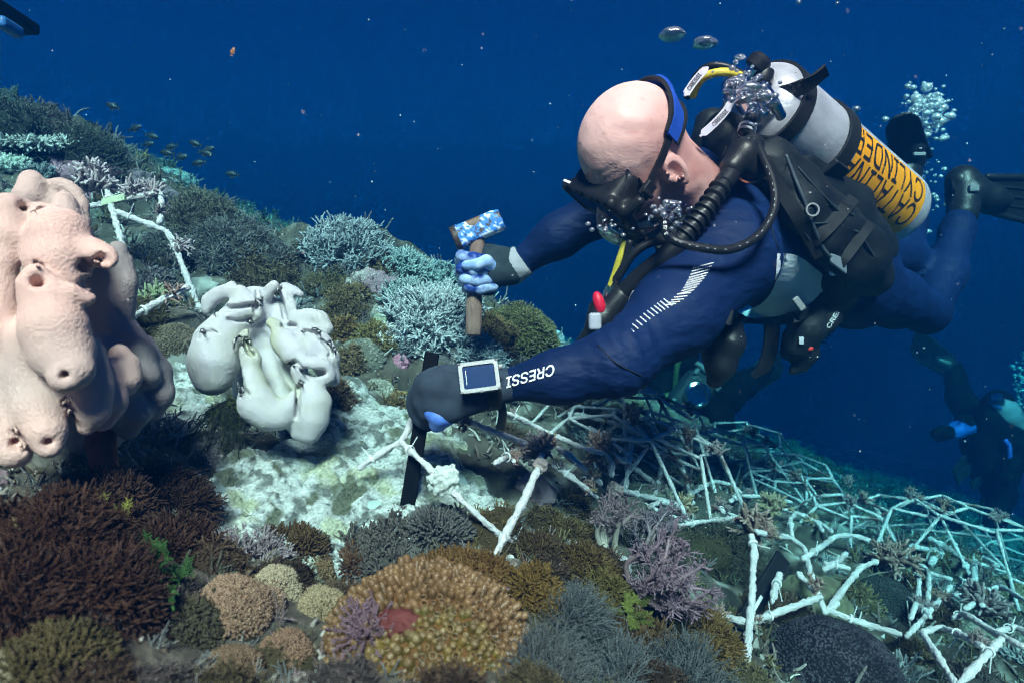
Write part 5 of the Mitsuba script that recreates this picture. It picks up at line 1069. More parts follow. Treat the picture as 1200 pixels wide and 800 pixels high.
# ================================================================ coral frames: welded rods grown over with white crust
DM = np.array([[525, 486, 1.06], [560, 497, 1.1], [590, 630, .98], [467, 517, 1.05], [420, 549, 1.04], [630, 545, 1.12], [690, 530, 1.2], [717, 556, 1.3], [652, 546, 1.17], [705, 567, 1.25], [733, 572, 1.38], [741, 512, 1.6], [666, 484, 1.6],
    [792, 530, 1.8], [811, 589, 1.55], [793, 615, 1.35], [896, 603, 1.45], [850, 565, 1.75], [826, 540, 2.1], [863, 527, 2.7], [951, 570, 2.2], [880, 627, 1.2], [877, 746, 1.02], [962, 699, 1.14], [837, 719, 1.1], [967, 717, 1.13], [1000, 626, 1.6], [1055, 647, 1.55],
    [1028, 658, 1.4], [1077, 689, 1.4], [1089, 632, 2.0], [1130, 655, 1.9], [1150, 652, 1.9], [1149, 694, 1.5], [1196, 700, 1.4], [1115, 678, 1.6], [1086, 717, 1.3], [1064, 745, 1.1], [1136, 721, 1.08], [1200, 757, .92], [1119, 800, .85], [1174, 749, .95], [1081, 740, 1.0],
    [121, 203, 1.6], [146, 294, 1.5], [171, 229, 1.6], [188, 224, 1.62], [195, 271, 1.55], [236, 366, 1.5], [145, 376, 1.4], [222, 336, 1.5], [110, 240, 1.58]])
DMI = RBFInterpolator(DM[:, :2], DM[:, 2], kernel='linear', smoothing=.5)
bumped('m_rod', lambda p, n, uv: .004 * fbm(p.x * 240, p.y * 240, p.z * 240, 3), .85, None, .2)
ROD, CRUST, BROWN = np.array([.52, .50, .51]), np.array([.74, .70, .70]), np.array([.19, .11, .10])
BARS = 0
def bent(pts, n):
    """Straight runs with short bends between them."""
    q = [np.asarray(pts[0])]
    for a, b, c in zip(pts[:-2], pts[1:-1], pts[2:]):
        r = min(.018, .35 * np.linalg.norm(b - a), .35 * np.linalg.norm(c - b)); p0, p1 = b + unit(a - b) * r, b + unit(c - b) * r
        q += [p0 * (1 - t) ** 2 + 2 * b * t * (1 - t) + p1 * t * t for t in np.linspace(0, 1, 6)]
    q = np.array(q + [np.asarray(pts[-1])]); s = np.r_[0, np.cumsum(np.linalg.norm(np.diff(q, axis=0), axis=1))]; u = np.linspace(0, s[-1], n)
    return np.stack([np.interp(u, s, q[:, k]) for k in range(3)], 1)
def rod_mesh(pts, r, sid, n=None, brown=.35, sides=9):
    L = sum(np.linalg.norm(pts[i + 1] - pts[i]) for i in range(len(pts) - 1)); n = n or int(np.clip(L / .005, 10, 60))
    pth = bent(pts, n); g = np.random.default_rng(sid)
    rad = r * (.9 + .7 * (meshkit.fbm(pth * 75, 3, sid % 50) - .5) * 1.6); rad[[0, -1]] *= .85
    v, f = tub(pth, rad, sides)
    v = v + (meshkit.fbm(v * 220, 3, sid % 17) - .5)[:, None] * unit(v - np.repeat(np.vstack([pth]), sides, 0).repeat(1, 0)[np.minimum(np.arange(len(v)), len(pth) * sides - 1)]) * r * .9
    t = np.clip((meshkit.fbm(v * 16, 2, sid % 31) - .60) * 7, 0, 1)[:, None] * brown * 2
    u = meshkit.fbm(v * 120, 2, 3)[:, None]
    col = (ROD * (1 - u) + CRUST * u) * (1 - np.clip(t, 0, 1)) + BROWN * np.clip(t, 0, 1)
    return v, f, col
def fragment(c, up, s, cols, sid, label=None, n=10):
    g = np.random.default_rng(sid)
    x_, y_ = 600 + FPX * (c @ RT) / (c @ FW), 400 - FPX * (c @ UP) / (c @ FW)
    label = label or where('small coral fragment', x_, y_)
    k = thing('coral_fragment', label or 'small brown coral fragment tied to a rod of the frames', 'coral fragment', 'coral fragments tied to the frames')
    d = unit(up + g.normal(size=(n, 3)) * .7); v1, f1, s1, i1 = strands(np.repeat(c[None], n, 0) + g.normal(size=(n, 3)) * s * .12, d, s * g.uniform(.5, 1, n), s * .11, s * .07, .2, 3, 5, gen=g)
    kx = np.repeat(np.arange(n), 4); b2 = c + d[kx] * (s * g.uniform(.3, .8, n * 4))[:, None]
    v2, f2, s2, i2 = strands(b2, d[kx] + g.normal(size=(n * 4, 3)) * .8, s * .32, s * .07, s * .045, .2, 2, 4, gen=g)
    c0, c1 = cols
    part(k, None, join((v1, f1), (v2, f2)), 'm_polyp', np.clip(np.vstack([np.asarray(c0) * (1 - s1[:, None] * .4) + np.asarray(c1) * .4 * s1[:, None], np.asarray(c0) * (1 - s2[:, None]) + np.asarray(c1) * s2[:, None]]), 0, 1))
FR = [([.20, .11, .09], [.40, .28, .24]), ([.17, .12, .12], [.36, .30, .30]), ([.26, .17, .10], [.46, .36, .24])]
def frame_thing(label, bars, r=.0068, frags=2, seed=0, group=None, brown=.35, ties=True, clear=.03):
    k = thing('reef_frame', label, 'coral frame', group); g = np.random.default_rng(seed + 100)
    for bi, b in enumerate(bars):
        dofs = 0.0
        if isinstance(b, tuple): b, dofs = b
        bb = np.array(b, float); ds = DMI(bb) + dofs
        dense = np.vstack([bb[:-1] * (1 - t) + bb[1:] * t for t in (0, .33, .67, 1)]); dd = np.concatenate([ds[:-1] * (1 - t) + ds[1:] * t for t in (0, .33, .67, 1)])
        gap = min(ground(x, min(y, 830), n=260)[0] @ FW - clear - d_ for (x, y), d_ in zip(dense, dd)); ds = np.maximum(ds + min(0, gap), .45)
        pts = [P(x, y, d_) for (x, y), d_ in zip(bb, ds)]
        v, f, col = rod_mesh(pts, r, seed * 37 + bi, brown=brown)
        part(k, 'rod', (v, f), 'm_rod', np.clip(col, 0, 1))
        if ties and bi % 2 == 0:
            c = (pts[0] * .35 + pts[1] * .65); a = unit(pts[1] - pts[0]); e1 = unit(np.cross(a, FW)); e2 = np.cross(a, e1)
            part(k, 'cable_tie', join(ribbon([c + r * 1.25 * (math.cos(t) * e1 + math.sin(t) * e2) for t in np.linspace(0, 6.3, 11)], a, .004, .0015, 20), tub([c - FW * r + e1 * r, c + e1 * r * 4.5 - UP * .002 - FW * r], .0008, 5)), 'm_print', smooth=False)
        for q in range(frags if g.uniform() < .45 else 0):
            t = g.uniform(.1, .9); c = smooth_path(pts, 21)[int(t * 20)]
            fragment(c, unit(UP - FW * .3 + g.normal(size=3) * .4), g.uniform(.014, .028), FR[g.integers(0, 3)], seed * 100 + bi * 7 + q)
    return k
frame_thing('upright white rod frame behind the big pink coral, near a lilac crusted rock', [[(121, 203), (132, 248), (146, 294)], [(142, 338), (145, 376)], [(106, 242), (135, 236), (171, 229), (188, 224)], [(188, 226), (190, 242), (187, 263)], [(131, 246), (165, 259), (195, 271)],
    [(195, 271), (205, 287), (214, 312), (224, 338), (236, 366)], [(145, 376), (180, 357), (222, 336)]], 0.0075, 1, 1, brown=.15, clear=.12)
frame_thing('white star frame whose rods meet in front of the sand, right of the stake', [[(420, 549), (445, 531), (470, 517)], [(470, 518), (479, 502), (487, 484)], [(470, 518), (486, 532), (515, 560), (545, 590), (590, 630)], [(581, 650), (590, 630), (612, 590), (629, 552)], [(588, 628), (612, 636)]], 0.0059, 0, 2, brown=.06)
frame_thing('crusted frame held by the lower glove, rods running right under the forearm', [[(524, 486), (545, 493), (562, 498)], [(562, 500), (590, 510), (620, 521)], [(580, 543), (600, 531), (622, 517)], [(602, 541), (612, 525)], [(585, 481), (610, 490), (640, 506), (684, 525), (708, 531), (717, 541), (717, 557)],
    [(640, 514), (668, 535), (705, 567)], [(648, 543), (673, 561), (700, 583)], [(629, 552), (634, 534), (642, 520)]], 0.0060, 3, 3, brown=.45)
frame_thing('white topped frame standing on the slope under the chest of the bald diver', [[(727, 574), (755, 581), (795, 590)], [(733, 572), (736, 546), (741, 512)], [(666, 484), (692, 488), (719, 495), (738, 504), (760, 515), (776, 525), (790, 531), (800, 545), (801, 550)], [(801, 550), (806, 570), (812, 590)], [(743, 503), (758, 505), (772, 508)],
    [(767, 581), (773, 556), (778, 533)], [(710, 527), (740, 545), (772, 570)], [(760, 594), (775, 587), (798, 594)], [(690, 500), (720, 520), (745, 540)]], 0.0058, 2, 4)
frame_thing('long white barred frame in front of the mauve tree corals', [[(793, 616), (820, 611), (847, 608), (896, 602)], [(812, 577), (837, 563), (858, 568), (868, 577)], [(856, 587), (865, 580), (895, 582), (928, 588)], [(917, 596), (940, 603), (960, 612), (975, 622)], [(928, 628), (926, 608), (931, 603)], [(886, 622), (905, 627), (921, 629)], [(840, 590), (848, 600)], [(941, 602), (948, 606), (958, 612), (964, 622)]], 0.0055, 2, 5, brown=.2)
frame_thing('tall white frame pole with arms in the sand, crossed by the second stake', [[(880, 627), (884, 642), (882, 674), (881, 705), (877, 746), (873, 786)], [(836, 718), (855, 724), (876, 729)], [(876, 730), (915, 716), (962, 699)], [(888, 624), (908, 626), (928, 630), (943, 642), (950, 672)], [(950, 672), (956, 690), (968, 719)], [(935, 672), (950, 686), (962, 700)], [(914, 672), (908, 690), (905, 706)], [(968, 717), (982, 706)]], 0.0060, 1, 6, brown=.2)
frame_thing('curved white frame between the mossy boulder and the dark bushy dome', [[(941, 655), (960, 642), (979, 628), (1000, 626), (1025, 636), (1055, 647)], [(970, 716), (988, 690), (1009, 664), (1028, 657)], [(972, 715), (1010, 730), (1056, 743)], [(966, 667), (980, 659), (992, 648)], [(966, 660), (985, 663), (996, 666)]], 0.0060, 2, 7, brown=.15)
frame_thing('thin arched frame rising behind the dark bushy dome', [[(1070, 664), (1077, 678), (1076, 700), (1067, 725)], [(1075, 661), (1085, 664), (1089, 675), (1086, 720)], [(1115, 686), (1095, 710), (1062, 746)], [(1090, 671), (1115, 678)], [(1076, 708), (1090, 722)], [(1110, 696), (1128, 697)], [(1124, 676), (1136, 685), (1148, 694), (1151, 709)], [(1149, 690), (1158, 689), (1161, 696), (1160, 708)], [(1131, 713), (1148, 702)]], 0.0053, 2, 8)
frame_thing('bent frame at the far end of the nursery, left of the descending diver fin', [[(1088, 630), (1112, 643), (1130, 655), (1132, 664)], [(1068, 640), (1085, 643), (1107, 646)], [(1106, 647), (1096, 652), (1091, 660)], [(1142, 680), (1141, 658), (1149, 652)], [(1149, 652), (1158, 656), (1168, 662)], [(1112, 643), (1120, 637)]], .008, 2, 9)
frame_thing('near frame cut by the lower right edge of the picture', [[(1117, 724), (1126, 718), (1136, 721), (1150, 731), (1166, 741), (1200, 758), (1240, 775)], [(1081, 741), (1096, 764), (1121, 803)], [(1174, 748), (1150, 773), (1122, 804)], [(1081, 741), (1095, 736), (1107, 734)], [(1107, 736), (1130, 745), (1152, 758)], [(1163, 690), (1172, 685), (1196, 700), (1230, 720)], [(1166, 741), (1190, 733), (1220, 750)]], 0.0053, 1, 10, brown=.1)
# crust lumps where the rods meet
for px, py, w, h, lab in ((520, 562, 26, 30, 'lump of white crust hanging on the star frame beside the stake'), (633, 545, 13, 14, 'pink brown crust knot where the rods of the held frame meet'), (722, 573, 15, 14, 'pink brown crust knot at the end of the held frame')):
    d = float(DMI([[px, py]])[0]) - .005; m = blob(P(px, py, d), [w * d / FPX * .62, .014, h * d / FPX * .62], 4, .5, 2.6, px, np.stack([RT, -FW, UP], 1) @ np.array([[.8, 0, .6], [0, 1, 0], [-.6, 0, .8]]))
    k = thing('crust_lump', lab, 'crust'); part(k, None, m, 'm_crust', np.clip(tint(m[0], *(([.66, .70, .66], [.50, .54, .5]) if px == 520 else ([.34, .20, .19], [.5, .40, .38])), 60, 2), 0, 1))
k = thing('plate_tag', 'pale green tag clipped to the upper rod of the left frame', 'tag')
part(k, None, place(rbox([.052, .016, .006], .2), P(133, 234, 1.57), np.stack([unit(P(160, 229, 1.6) - P(110, 241, 1.58)), UP, -FW], 1)), 'm_satin', [.52, .60, .40], smooth=30)
for px, py, s, lab in ((158, 222, .045, 'pink white bushy fragment standing on the upper rod of the left frame'), (178, 221, .042, 'pink brown fragment at the right end of that upper rod'), (112, 210, .07, 'spiky lilac fragment behind the top of the left frame'), (120, 214, .05, 'pale lilac fragment on the tip of the left upright rod'), (213, 283, .03, 'single forked pale fragment on the slanting rod of the left frame'), (180, 348, .05, 'yellow green leafy fragment on the lower rod of the left frame'), (634, 528, .05, 'reddish brown fragment on top of the crust knot'), (705, 522, .05, 'brown fragment on the bent rod of the held frame'), (770, 503, .045, 'grey brown fragment on the far upper beam'), (882, 612, .05, 'tall brown fragment on top of the frame pole'), (905, 590, .05, 'brown bushy fragment on the long white bar'), (800, 590, .045, 'pale brown fragment at the left end of the long white bar'), (1050, 652, .06, 'brown bushy fragment at the end of the curved frame'), (1035, 645, .04, 'rusty fragment on the curved frame'), (1150, 706, .06, 'rusty brown fragment above the lower right frame')):
    d = min(float(DMI([[px, py]])[0]), ground(px, py)[0] @ FW - .02)
    cols = ([.34, .27, .29], [.60, .52, .54]) if px < 215 and px != 180 else ([.22, .25, .13], [.36, .40, .24]) if px == 180 else FR[px % 3]
    fragment(P(px, py + 8, d), unit(UP - .3 * FW), s, cols, px, lab, 16)
# second stake
k = thing('stake', 'second black stake leaning behind the tall frame pole', 'stake'); a_, b_ = P(918, 652, 1.2), P(858, 752, 1.1); az = unit(b_ - a_); ax = unit(np.cross(az, -FW)); SM = np.stack([ax, np.cross(az, ax), az], 1)
part(k, 'bar', place(rbox([.032, .008, np.linalg.norm(b_ - a_)], .2), (a_ + b_) / 2, SM), 'm_rubber', smooth=30)
part(k, 'tie', place(rbox([.006, .003, .09], .3), (a_ * .3 + b_ * .7) - FW * .006, SM), 'm_print', smooth=30)
# far star frames beyond, simple six armed ones
def star(px, py, size, seed, label):
    c, n = ground(px, py); F = frame(unit(n + [0, 0, 1.5])); g = np.random.default_rng(seed); a0 = g.uniform(0, 1)
    k = thing('reef_frame', where('pale cyan star frame', px, py) or label, 'coral frame', 'star frames far down the slope')
    for i in range(6):
        a = a0 + i * np.pi / 3; d = F @ np.array([math.cos(a), math.sin(a), 0]); b = F @ np.array([math.cos(a + np.pi / 3), math.sin(a + np.pi / 3), 0]); u = F[:, 2]
        top = c + d * size * .36 + u * size * (.34 + .06 * g.uniform()); foot = c + d * size * .80 - u * .03; nxt = c + b * size * .36 + u * size * .36
        for nm, q in (('leg', (top, foot)), ('ring_rod', (top, nxt)), ('brace', (c + u * size * .42, top)) if i % 2 else ('brace', (foot * .55 + top * .45, c + b * size * .80 - u * .03))):
            v, f, col = rod_mesh(list(q), .0046, seed + i + len(nm) * 9, 12, .75, 6); part(k, nm, (v, f), 'm_rod', np.clip(col, 0, 1))
    for q in range(2): fragment(c + F @ np.array([*(g.normal(size=2) * .25 * size),   .42 * size]), UP, .032, FR[q % 3], seed * 9 + q, n=8)
FARL = 'pale cyan star frame among others, fading down the slope'
for i, (px, py, s) in enumerate(((700, 500, .34), (752, 524, .36), (705, 545, .3), (770, 560, .3), (838, 556, .36), (868, 548, .4), (905, 588, .26), (930, 578, .3), (985, 630, .26), (1060, 640, .32), (1120, 652, .34), (1180, 672, .34))):
    star(px, py, s, 300 + i * 11, FARL)

# ================================================================ the cover of the slope
tv, tf = TER
def keep_view(ce, no):
    px = 600 + FPX * (ce @ RT) / np.maximum(ce @ FW, .05); py = 400 - FPX * (ce @ UP) / np.maximum(ce @ FW, .05); d = ce @ FW
    return ((d > .25) & (d < 9) & (px > -250) & (px < 1450) & (py < 1000)) * 1.0 / np.maximum(d, .45) ** 1.6
g = np.random.default_rng(77)
p, nn = sample(TER, 30000, g, keep_view); dist = np.linalg.norm(p, axis=1); sd = sand_near(p)
# rubble: short dead branches and chips
m_ = (g.uniform(size=len(p)) < np.clip(.50 - .5 * (sd < .9), .10, 1)); q_, n_ = p[m_][:12000], nn[m_][:12000]; dq = np.linalg.norm(q_, axis=1)
sz = g.uniform(.006, .017, len(q_)) * np.clip(dq, .7, 4) ** .8
flat_ = g.normal(size=(len(q_), 3)); flat_ = unit(flat_ - n_ * (flat_ * n_).sum(1, keepdims=True) * .6)
g2 = np.random.default_rng(78)
def chips(P0, N0, size, gen, cols, fine=True):
    base = np.array([[0, 0, 1.0], [1, 0, 0], [0, 1, 0], [-1, 0, 0], [0, -1, 0], [0, 0, -1]]); F0 = np.array([[0, 1, 2], [0, 2, 3], [0, 3, 4], [0, 4, 1], [5, 2, 1], [5, 3, 2], [5, 4, 3], [5, 1, 4]])
    v0, f0 = trimesh.remesh.subdivide(base, F0) if fine else (base, F0); v0 = unit(v0) * .5 + np.array(v0) * .5
    n = len(P0); A = unit(gen.normal(size=(n, 3))); B = unit(np.cross(A, gen.normal(size=(n, 3)))); C = np.cross(A, B)
    sc = size[:, None] * np.exp(gen.normal(size=(n, 3)) * .35) * [1.5, .75, .6]
    jit = 1 + gen.normal(size=(n, len(v0))) * .13
    loc = v0[None] * jit[..., None] * sc[:, None]
    v = P0[:, None] + loc[..., :1] * A[:, None] + loc[..., 1:2] * B[:, None] + loc[..., 2:] * C[:, None]
    f = (np.asarray(f0)[None] + (np.arange(n) * len(v0))[:, None, None]).reshape(-1, 3)
    return v.reshape(-1, 3), f, np.repeat(cols, len(v0), 0)
pal = np.array([[.42, .44, .40], [.30, .29, .25], [.20, .18, .15], [.50, .52, .48], [.24, .20, .20], [.15, .13, .10], [.34, .26, .27]])
cols = pal[g2.choice(7, len(q_), p=[.14, .16, .2, .08, .14, .2, .08])] * g2.uniform(.7, 1.2, (len(q_), 1)); cols[sand_near(q_) < 1.1] = np.array([.52, .60, .56]) * g2.uniform(.75, 1.1, ((sand_near(q_) < 1.1).sum(), 1))
cs_ = sz * np.where(sand_near(q_) < 1.1, .26, .42); nr_ = dq < 1.15
a_, b_ = chips(q_[nr_], n_[nr_], cs_[nr_], g2, cols[nr_]), chips(q_[~nr_], n_[~nr_], cs_[~nr_] * .6, g2, cols[~nr_], False); v, f = join(a_[:2], b_[:2]); c = np.vstack([a_[2], b_[2]])
part('coral_rubble', None, (v, f), 'm_crust', np.clip(c, 0, 1), smooth=True, label='broken coral rubble strewn over the slope', kind='stuff')
# sticks of dead branching coral
px_ = 600 + FPX * (p @ RT) / (p @ FW); py_ = 400 - FPX * (p @ UP) / (p @ FW)
m_ = (g.uniform(size=len(p)) < .3) & (sd > 1.35) & ~((py_ > 575) & (px_ < 860)); q_, n_ = p[m_][:6000], nn[m_][:6000]; dq = np.linalg.norm(q_, axis=1)
fl = g.normal(size=(len(q_), 3)); fl = unit(fl - n_ * (fl * n_).sum(1, keepdims=True) * .5)
parts_ = []
for lo_, hi_, r_ in ((0, 1.1, .0016), (1.1, 2.0, .0026), (2.0, 20, .0036)):
    w_ = (dq >= lo_) & (dq < hi_)
    if w_.any():
        v, f, s, i = strands(q_[w_] + n_[w_] * .004, fl[w_] + n_[w_] * .4, g.uniform(.014, .04, w_.sum()) * (r_ / .0019) ** .7, r_, r_ * .6, .3, 3, 5, gen=g)
        parts_.append((v, f, (pal[g.choice(7, w_.sum())] * g.uniform(.7, 1.3, (w_.sum(), 1)))[i]))
part('dead_branches', None, join(*[(a, b) for a, b, _ in parts_]), 'm_crust', np.clip(np.vstack([c for _, _, c in parts_]), 0, 1), label='broken sticks of dead branching coral lying on the slope', kind='stuff')
# turf: tufts of short algae and hydroids between the corals
m_ = (sd > 1.15) & (meshkit.fbm(p * 5, 3, 41) > .40); q_, n_ = p[m_][:6500], nn[m_][:6500]; dq = np.linalg.norm(q_, axis=1)
per = 7; kx = np.repeat(np.arange(len(q_)), per)
hl_ = (np.clip(dq, .6, 4) ** .7 * g.uniform(.008, .020, len(q_)))[kx]
tp = np.array([[.09, .06, .03], [.06, .07, .05], [.12, .10, .05], [.14, .11, .11], [.10, .11, .11], [.16, .16, .14]])
tone = tp[np.clip((meshkit.fbm(q_ * 6, 2, 8) * 9 - 1.5 + g.normal(size=len(q_)) * .8).astype(int), 0, 5)]
vs, fs, cs = [], [], []
for lo_, hi_, r_ in ((0, 1.0, .0011), (1.0, 1.8, .0018), (1.8, 3, .003), (3, 20, .006)):
    w_ = (dq[kx] >= lo_) & (dq[kx] < hi_); kk = kx[w_]
    if len(kk):
        v, f, s, i = strands(q_[kk] + g.normal(size=(len(kk), 3)) * hl_[w_][:, None] * .25, n_[kk] + UP * .3 + g.normal(size=(len(kk), 3)) * .55, hl_[w_] * g.uniform(.6, 1.3, len(kk)), r_, r_ * .55, .4, 1, 3, gen=g)
        vs.append((v, f)); cs.append(tone[kk][i] * (1 + .7 * s[:, None]))
part('algae_turf', None, join(*vs), 'm_polyp', np.clip(np.vstack(cs), 0, 1), label='low turf of algae and hydroids between the corals', kind='stuff')
# small colonies everywhere between the named ones
taken = []
GR = {0: ('branching_coral', 'small blue grey branching coral on the open slope', 'coral', 'small branching corals on the slope'), 1: ('bush_coral', 'small brown bush coral on the open slope', 'coral', 'small brown bushes on the slope'), 2: ('rock', 'small crusted rock on the open slope', 'rock', 'crusted rocks on the slope'), 3: ('dome_coral', 'small rounded coral head on the open slope', 'coral', 'coral heads on the slope')}
spots = []
for _ in range(2600):
    px, py = g.uniform(-30, 1230), g.uniform(120, 830)
    ridge = np.interp(px, [0, 130, 250, 340, 400, 560, 640, 870, 1200], [125, 175, 225, 305, 280, 350, 400, 515, 640])
    if py < ridge + 2: continue
    gp, _ = ground(px, py); d = gp @ FW
    if d > 8 or sand_near(gp) < 1.25: continue
    if px > 820 and py > 600 and g.uniform() < .6: continue
    w = float(np.clip(g.uniform(.025, .085) * FPX / d * (1 if d < 2 else 1.6), 9, 46))
    if any((px - a) ** 2 + (py - b) ** 2 < (.75 * (w + c_)) ** 2 for a, b, c_ in spots): continue
    spots.append((px, py, w))
    if len(spots) >= 290: break
for j, (px, py, w) in enumerate(spots):
    fore = py > 585 and px < 850
    t = int(g.choice(4, p=[0, .85, .05, .10] if fore else [.27, .26, .30, .17])); nm, lab, cat, grp = GR[t]; lab = where(lab.replace(' on the open slope', ''), px, py) or lab; d = ground(px, py)[0] @ FW; f_ = float(np.clip(d, .8, 4)); near = d < 1.3
    if t == 0:
        b = np.array([.30, .34, .35]) * g.uniform(.5, 1.25); branch_coral(nm, lab, cat, px, py, w, w * g.uniform(.6, 1.0), b * .5, b, 34, 6, .0022 * f_, grp, tip=np.minimum(b * 1.3, .7))
    elif t == 1:
        b = np.array([[.15, .10, .045], [.12, .10, .05], [.13, .11, .10], [.10, .065, .04]][g.integers(0, 4)]) * g.uniform(.6, 1.2) * (.6 if fore else 1); polyp_mound(nm, lab, cat, px, py, w, w * g.uniform(.6, 1.1), b * .6, b, 480, .011 * f_, .0009 * f_, .0007 * f_, .45, .0004 * f_, .3, 2.2, grp, clump=14, tips=b * 1.5)
    elif t == 2:
        b = np.array([[.30, .28, .24], [.34, .24, .27], [.24, .26, .22], [.46, .48, .44], [.44, .24, .30]][g.integers(0, 5)]) * g.uniform(.6, 1.1) * (.6 if fore else 1); lump_coral(nm, lab, cat, px, py, w * .9, w * .6, b * .5, b, 3, .4, 2.6, group=grp, cf=30)
    else:
        b = np.array([[.26, .24, .15], [.22, .20, .2], [.30, .30, .24]][g.integers(0, 3)]) * g.uniform(.6, 1.1); lump_coral(nm, lab, cat, px, py, w * .8, w * .55, b * .6, b * .8, 3, .1, 1.8, group=grp, nubs=260, nubr=.0025 * f_, nubc=(b * .8, b * 1.2))

for _ in range(900):
    px = g.uniform(660, 1215); py = np.interp(px, [660, 870, 1200], [440, 512, 634]) + abs(g.normal()) * 26 + 3
    gp, _ = ground(px, py); d = gp @ FW
    if d < 2.2 or d > 10: continue
    w = float(np.clip(g.uniform(.07, .20) * FPX / d, 7, 30))
    if any((px - a) ** 2 + (py - b) ** 2 < (.7 * (w + c_)) ** 2 for a, b, c_ in spots): continue
    spots.append((px, py, w)); t = int(g.integers(0, 3)); b = np.array([[.30, .34, .30], [.20, .20, .14], [.38, .36, .32]][t]) * g.uniform(.6, 1.2)
    if t == 0: branch_coral('branching_coral', where('far pale branching coral', px, py) or 'far pale branching coral down the slope', 'coral', px, py, w, w * .8, b * .6, b, 26, 5, .0032 * d ** .7, 'far corals down the slope')
    else: lump_coral('rock' if t == 2 else 'dome_coral', where('far pale rock' if t == 2 else 'far brown coral head', px, py) or ('far pale rock' if t == 2 else 'far brown coral head') + ' down the slope', 'rock' if t == 2 else 'coral', px, py, w, w * g.uniform(.5, .9), b * .6, b, 3, .4, 2.6, group='far corals down the slope' if t == 1 else 'far rocks down the slope', cf=10)
    if len(spots) > 400: break

# ================================================================ the two other divers
def simple_diver(label, chains, k, h, col, extras):
    key = thing('person', label, 'person'); fn, lo, hi = chain_sdf(chains, k); m = relax(nets(fn, lo, hi, h), 2)
    part(key, 'wetsuit', m, 'm_black')
    for nm, mesh, mt, cc in extras: part(key, nm, mesh, mt, cc, smooth=35 if cc is None else True)
    return key
# the diver at the right, head down, one fin up
key = simple_diver('diver in black at the right edge, one fin raised, descending over the reef', ['1170,500,3.680,0.1120 1160,520,3.640,0.1280 1165,550,3.680,0.1200', '1150,492,3.680,0.0800 1135,480,3.760,0.0680 1124,465,3.840,0.0600 1119,440,3.920,0.0480 1118,428,3.960,0.0400', '1165,552,3.680,0.0880 1172,580,3.680,0.0680 1166,605,3.640,0.0520 1160,628,3.600,0.0400', '1142,498,3.600,0.0560 1128,494,3.520,0.0440', '1178,525,3.520,0.0560 1186,545,3.440,0.0440 1180,560,3.360,0.0400'], .06, .022, [.003, .004, .007],
    [('sleeve', glove(['1140,497,3.568,0.0496 1122,503,3.504,0.0400 1114,506,3.488,0.0368'], .014, .03), 'm_satin', [.02, .12, .50]), ('glove', glove(['1113,506,3.488,0.0360 1104,507,3.472,0.0360 1097,508,3.464,0.0280', '1106,512,3.464,0.0160 1099,515,3.456,0.0128', '1106,503,3.464,0.0160 1098,503,3.456,0.0120'], .009, .015), 'm_black', None),
     ('head', blob(P(1170, 477, 3.520), [.08, .088, .096], 4, .03), 'm_black', None), ('mask_strap', ribbon([P(1160, 470, 3.440), P(1170, 474, 3.424), P(1180, 480, 3.440)], UP, .03, .01, 14), 'm_satin', [.02, .10, .3])])
k = thing('scuba_tank', 'pale tank on the back of the diver at the right edge', 'tank'); a_ = P(1174, 476, 3.456); b_ = P(1190, 508, 3.600); ax_ = unit(b_ - a_); LL = np.linalg.norm(b_ - a_)
part(k, 'cylinder', lathe([(0, -.04), (.03, -.03), (.068, .02), (.072, .05), (.072, LL), (.056, LL + .03), (0, LL + .05)], a_, ax_, 24), 'm_tank', smooth=40)
part(k, 'valve', tub([a_ - ax_ * .10, a_], .025, 10), 'm_chrome', smooth=40)
k = thing('buoyancy_vest', 'dark vest with hanging straps and blue edge on the diver at the right edge', 'vest')
part(k, 'bladder', glove(['1160,490,3.504,0.0800 1182,520,3.520,0.0880 1185,545,3.536,0.0640', '1150,515,3.536,0.0560 1160,545,3.536,0.0640'], .02, .05), 'm_black')
part(k, 'edge', tub(smooth_path([P(1178, 515, 3.416), P(1183, 524, 3.416), P(1183, 538, 3.424)], 10), .012, 8), 'm_satin', [.10, .14, .62])
for q, (a, b) in enumerate((((1133, 537), (1118, 555)), ((1139, 546), (1121, 563)), ((1160, 556), (1138, 570)))): part(k, 'strap', ribbon([P(*a, 3.6), P((a[0] + b[0]) / 2, (a[1] + b[1]) / 2 - 1, 3.56), P(*b, 3.52)], UP, .05, .012, 12), 'm_webbing', smooth=False)
fin('swim_fin', 'raised black fin of the diver at the right edge', P(1116, 430, 3.960), P(1072, 398, 3.920), FW * .4 + UP + RT * .5, .12, .2, '1119,432,3.960,0.0480 1108,428,3.960,0.0560 1100,424,3.960,0.0400')
fin('swim_fin', 'lowered black fin of the diver at the right edge, pointing at the frames', P(1162, 590, 3.680), P(1155, 640, 3.600), RT + FW * .5, .16, .2, '1166,585,3.680,0.0560 1162,600,3.664,0.0480')
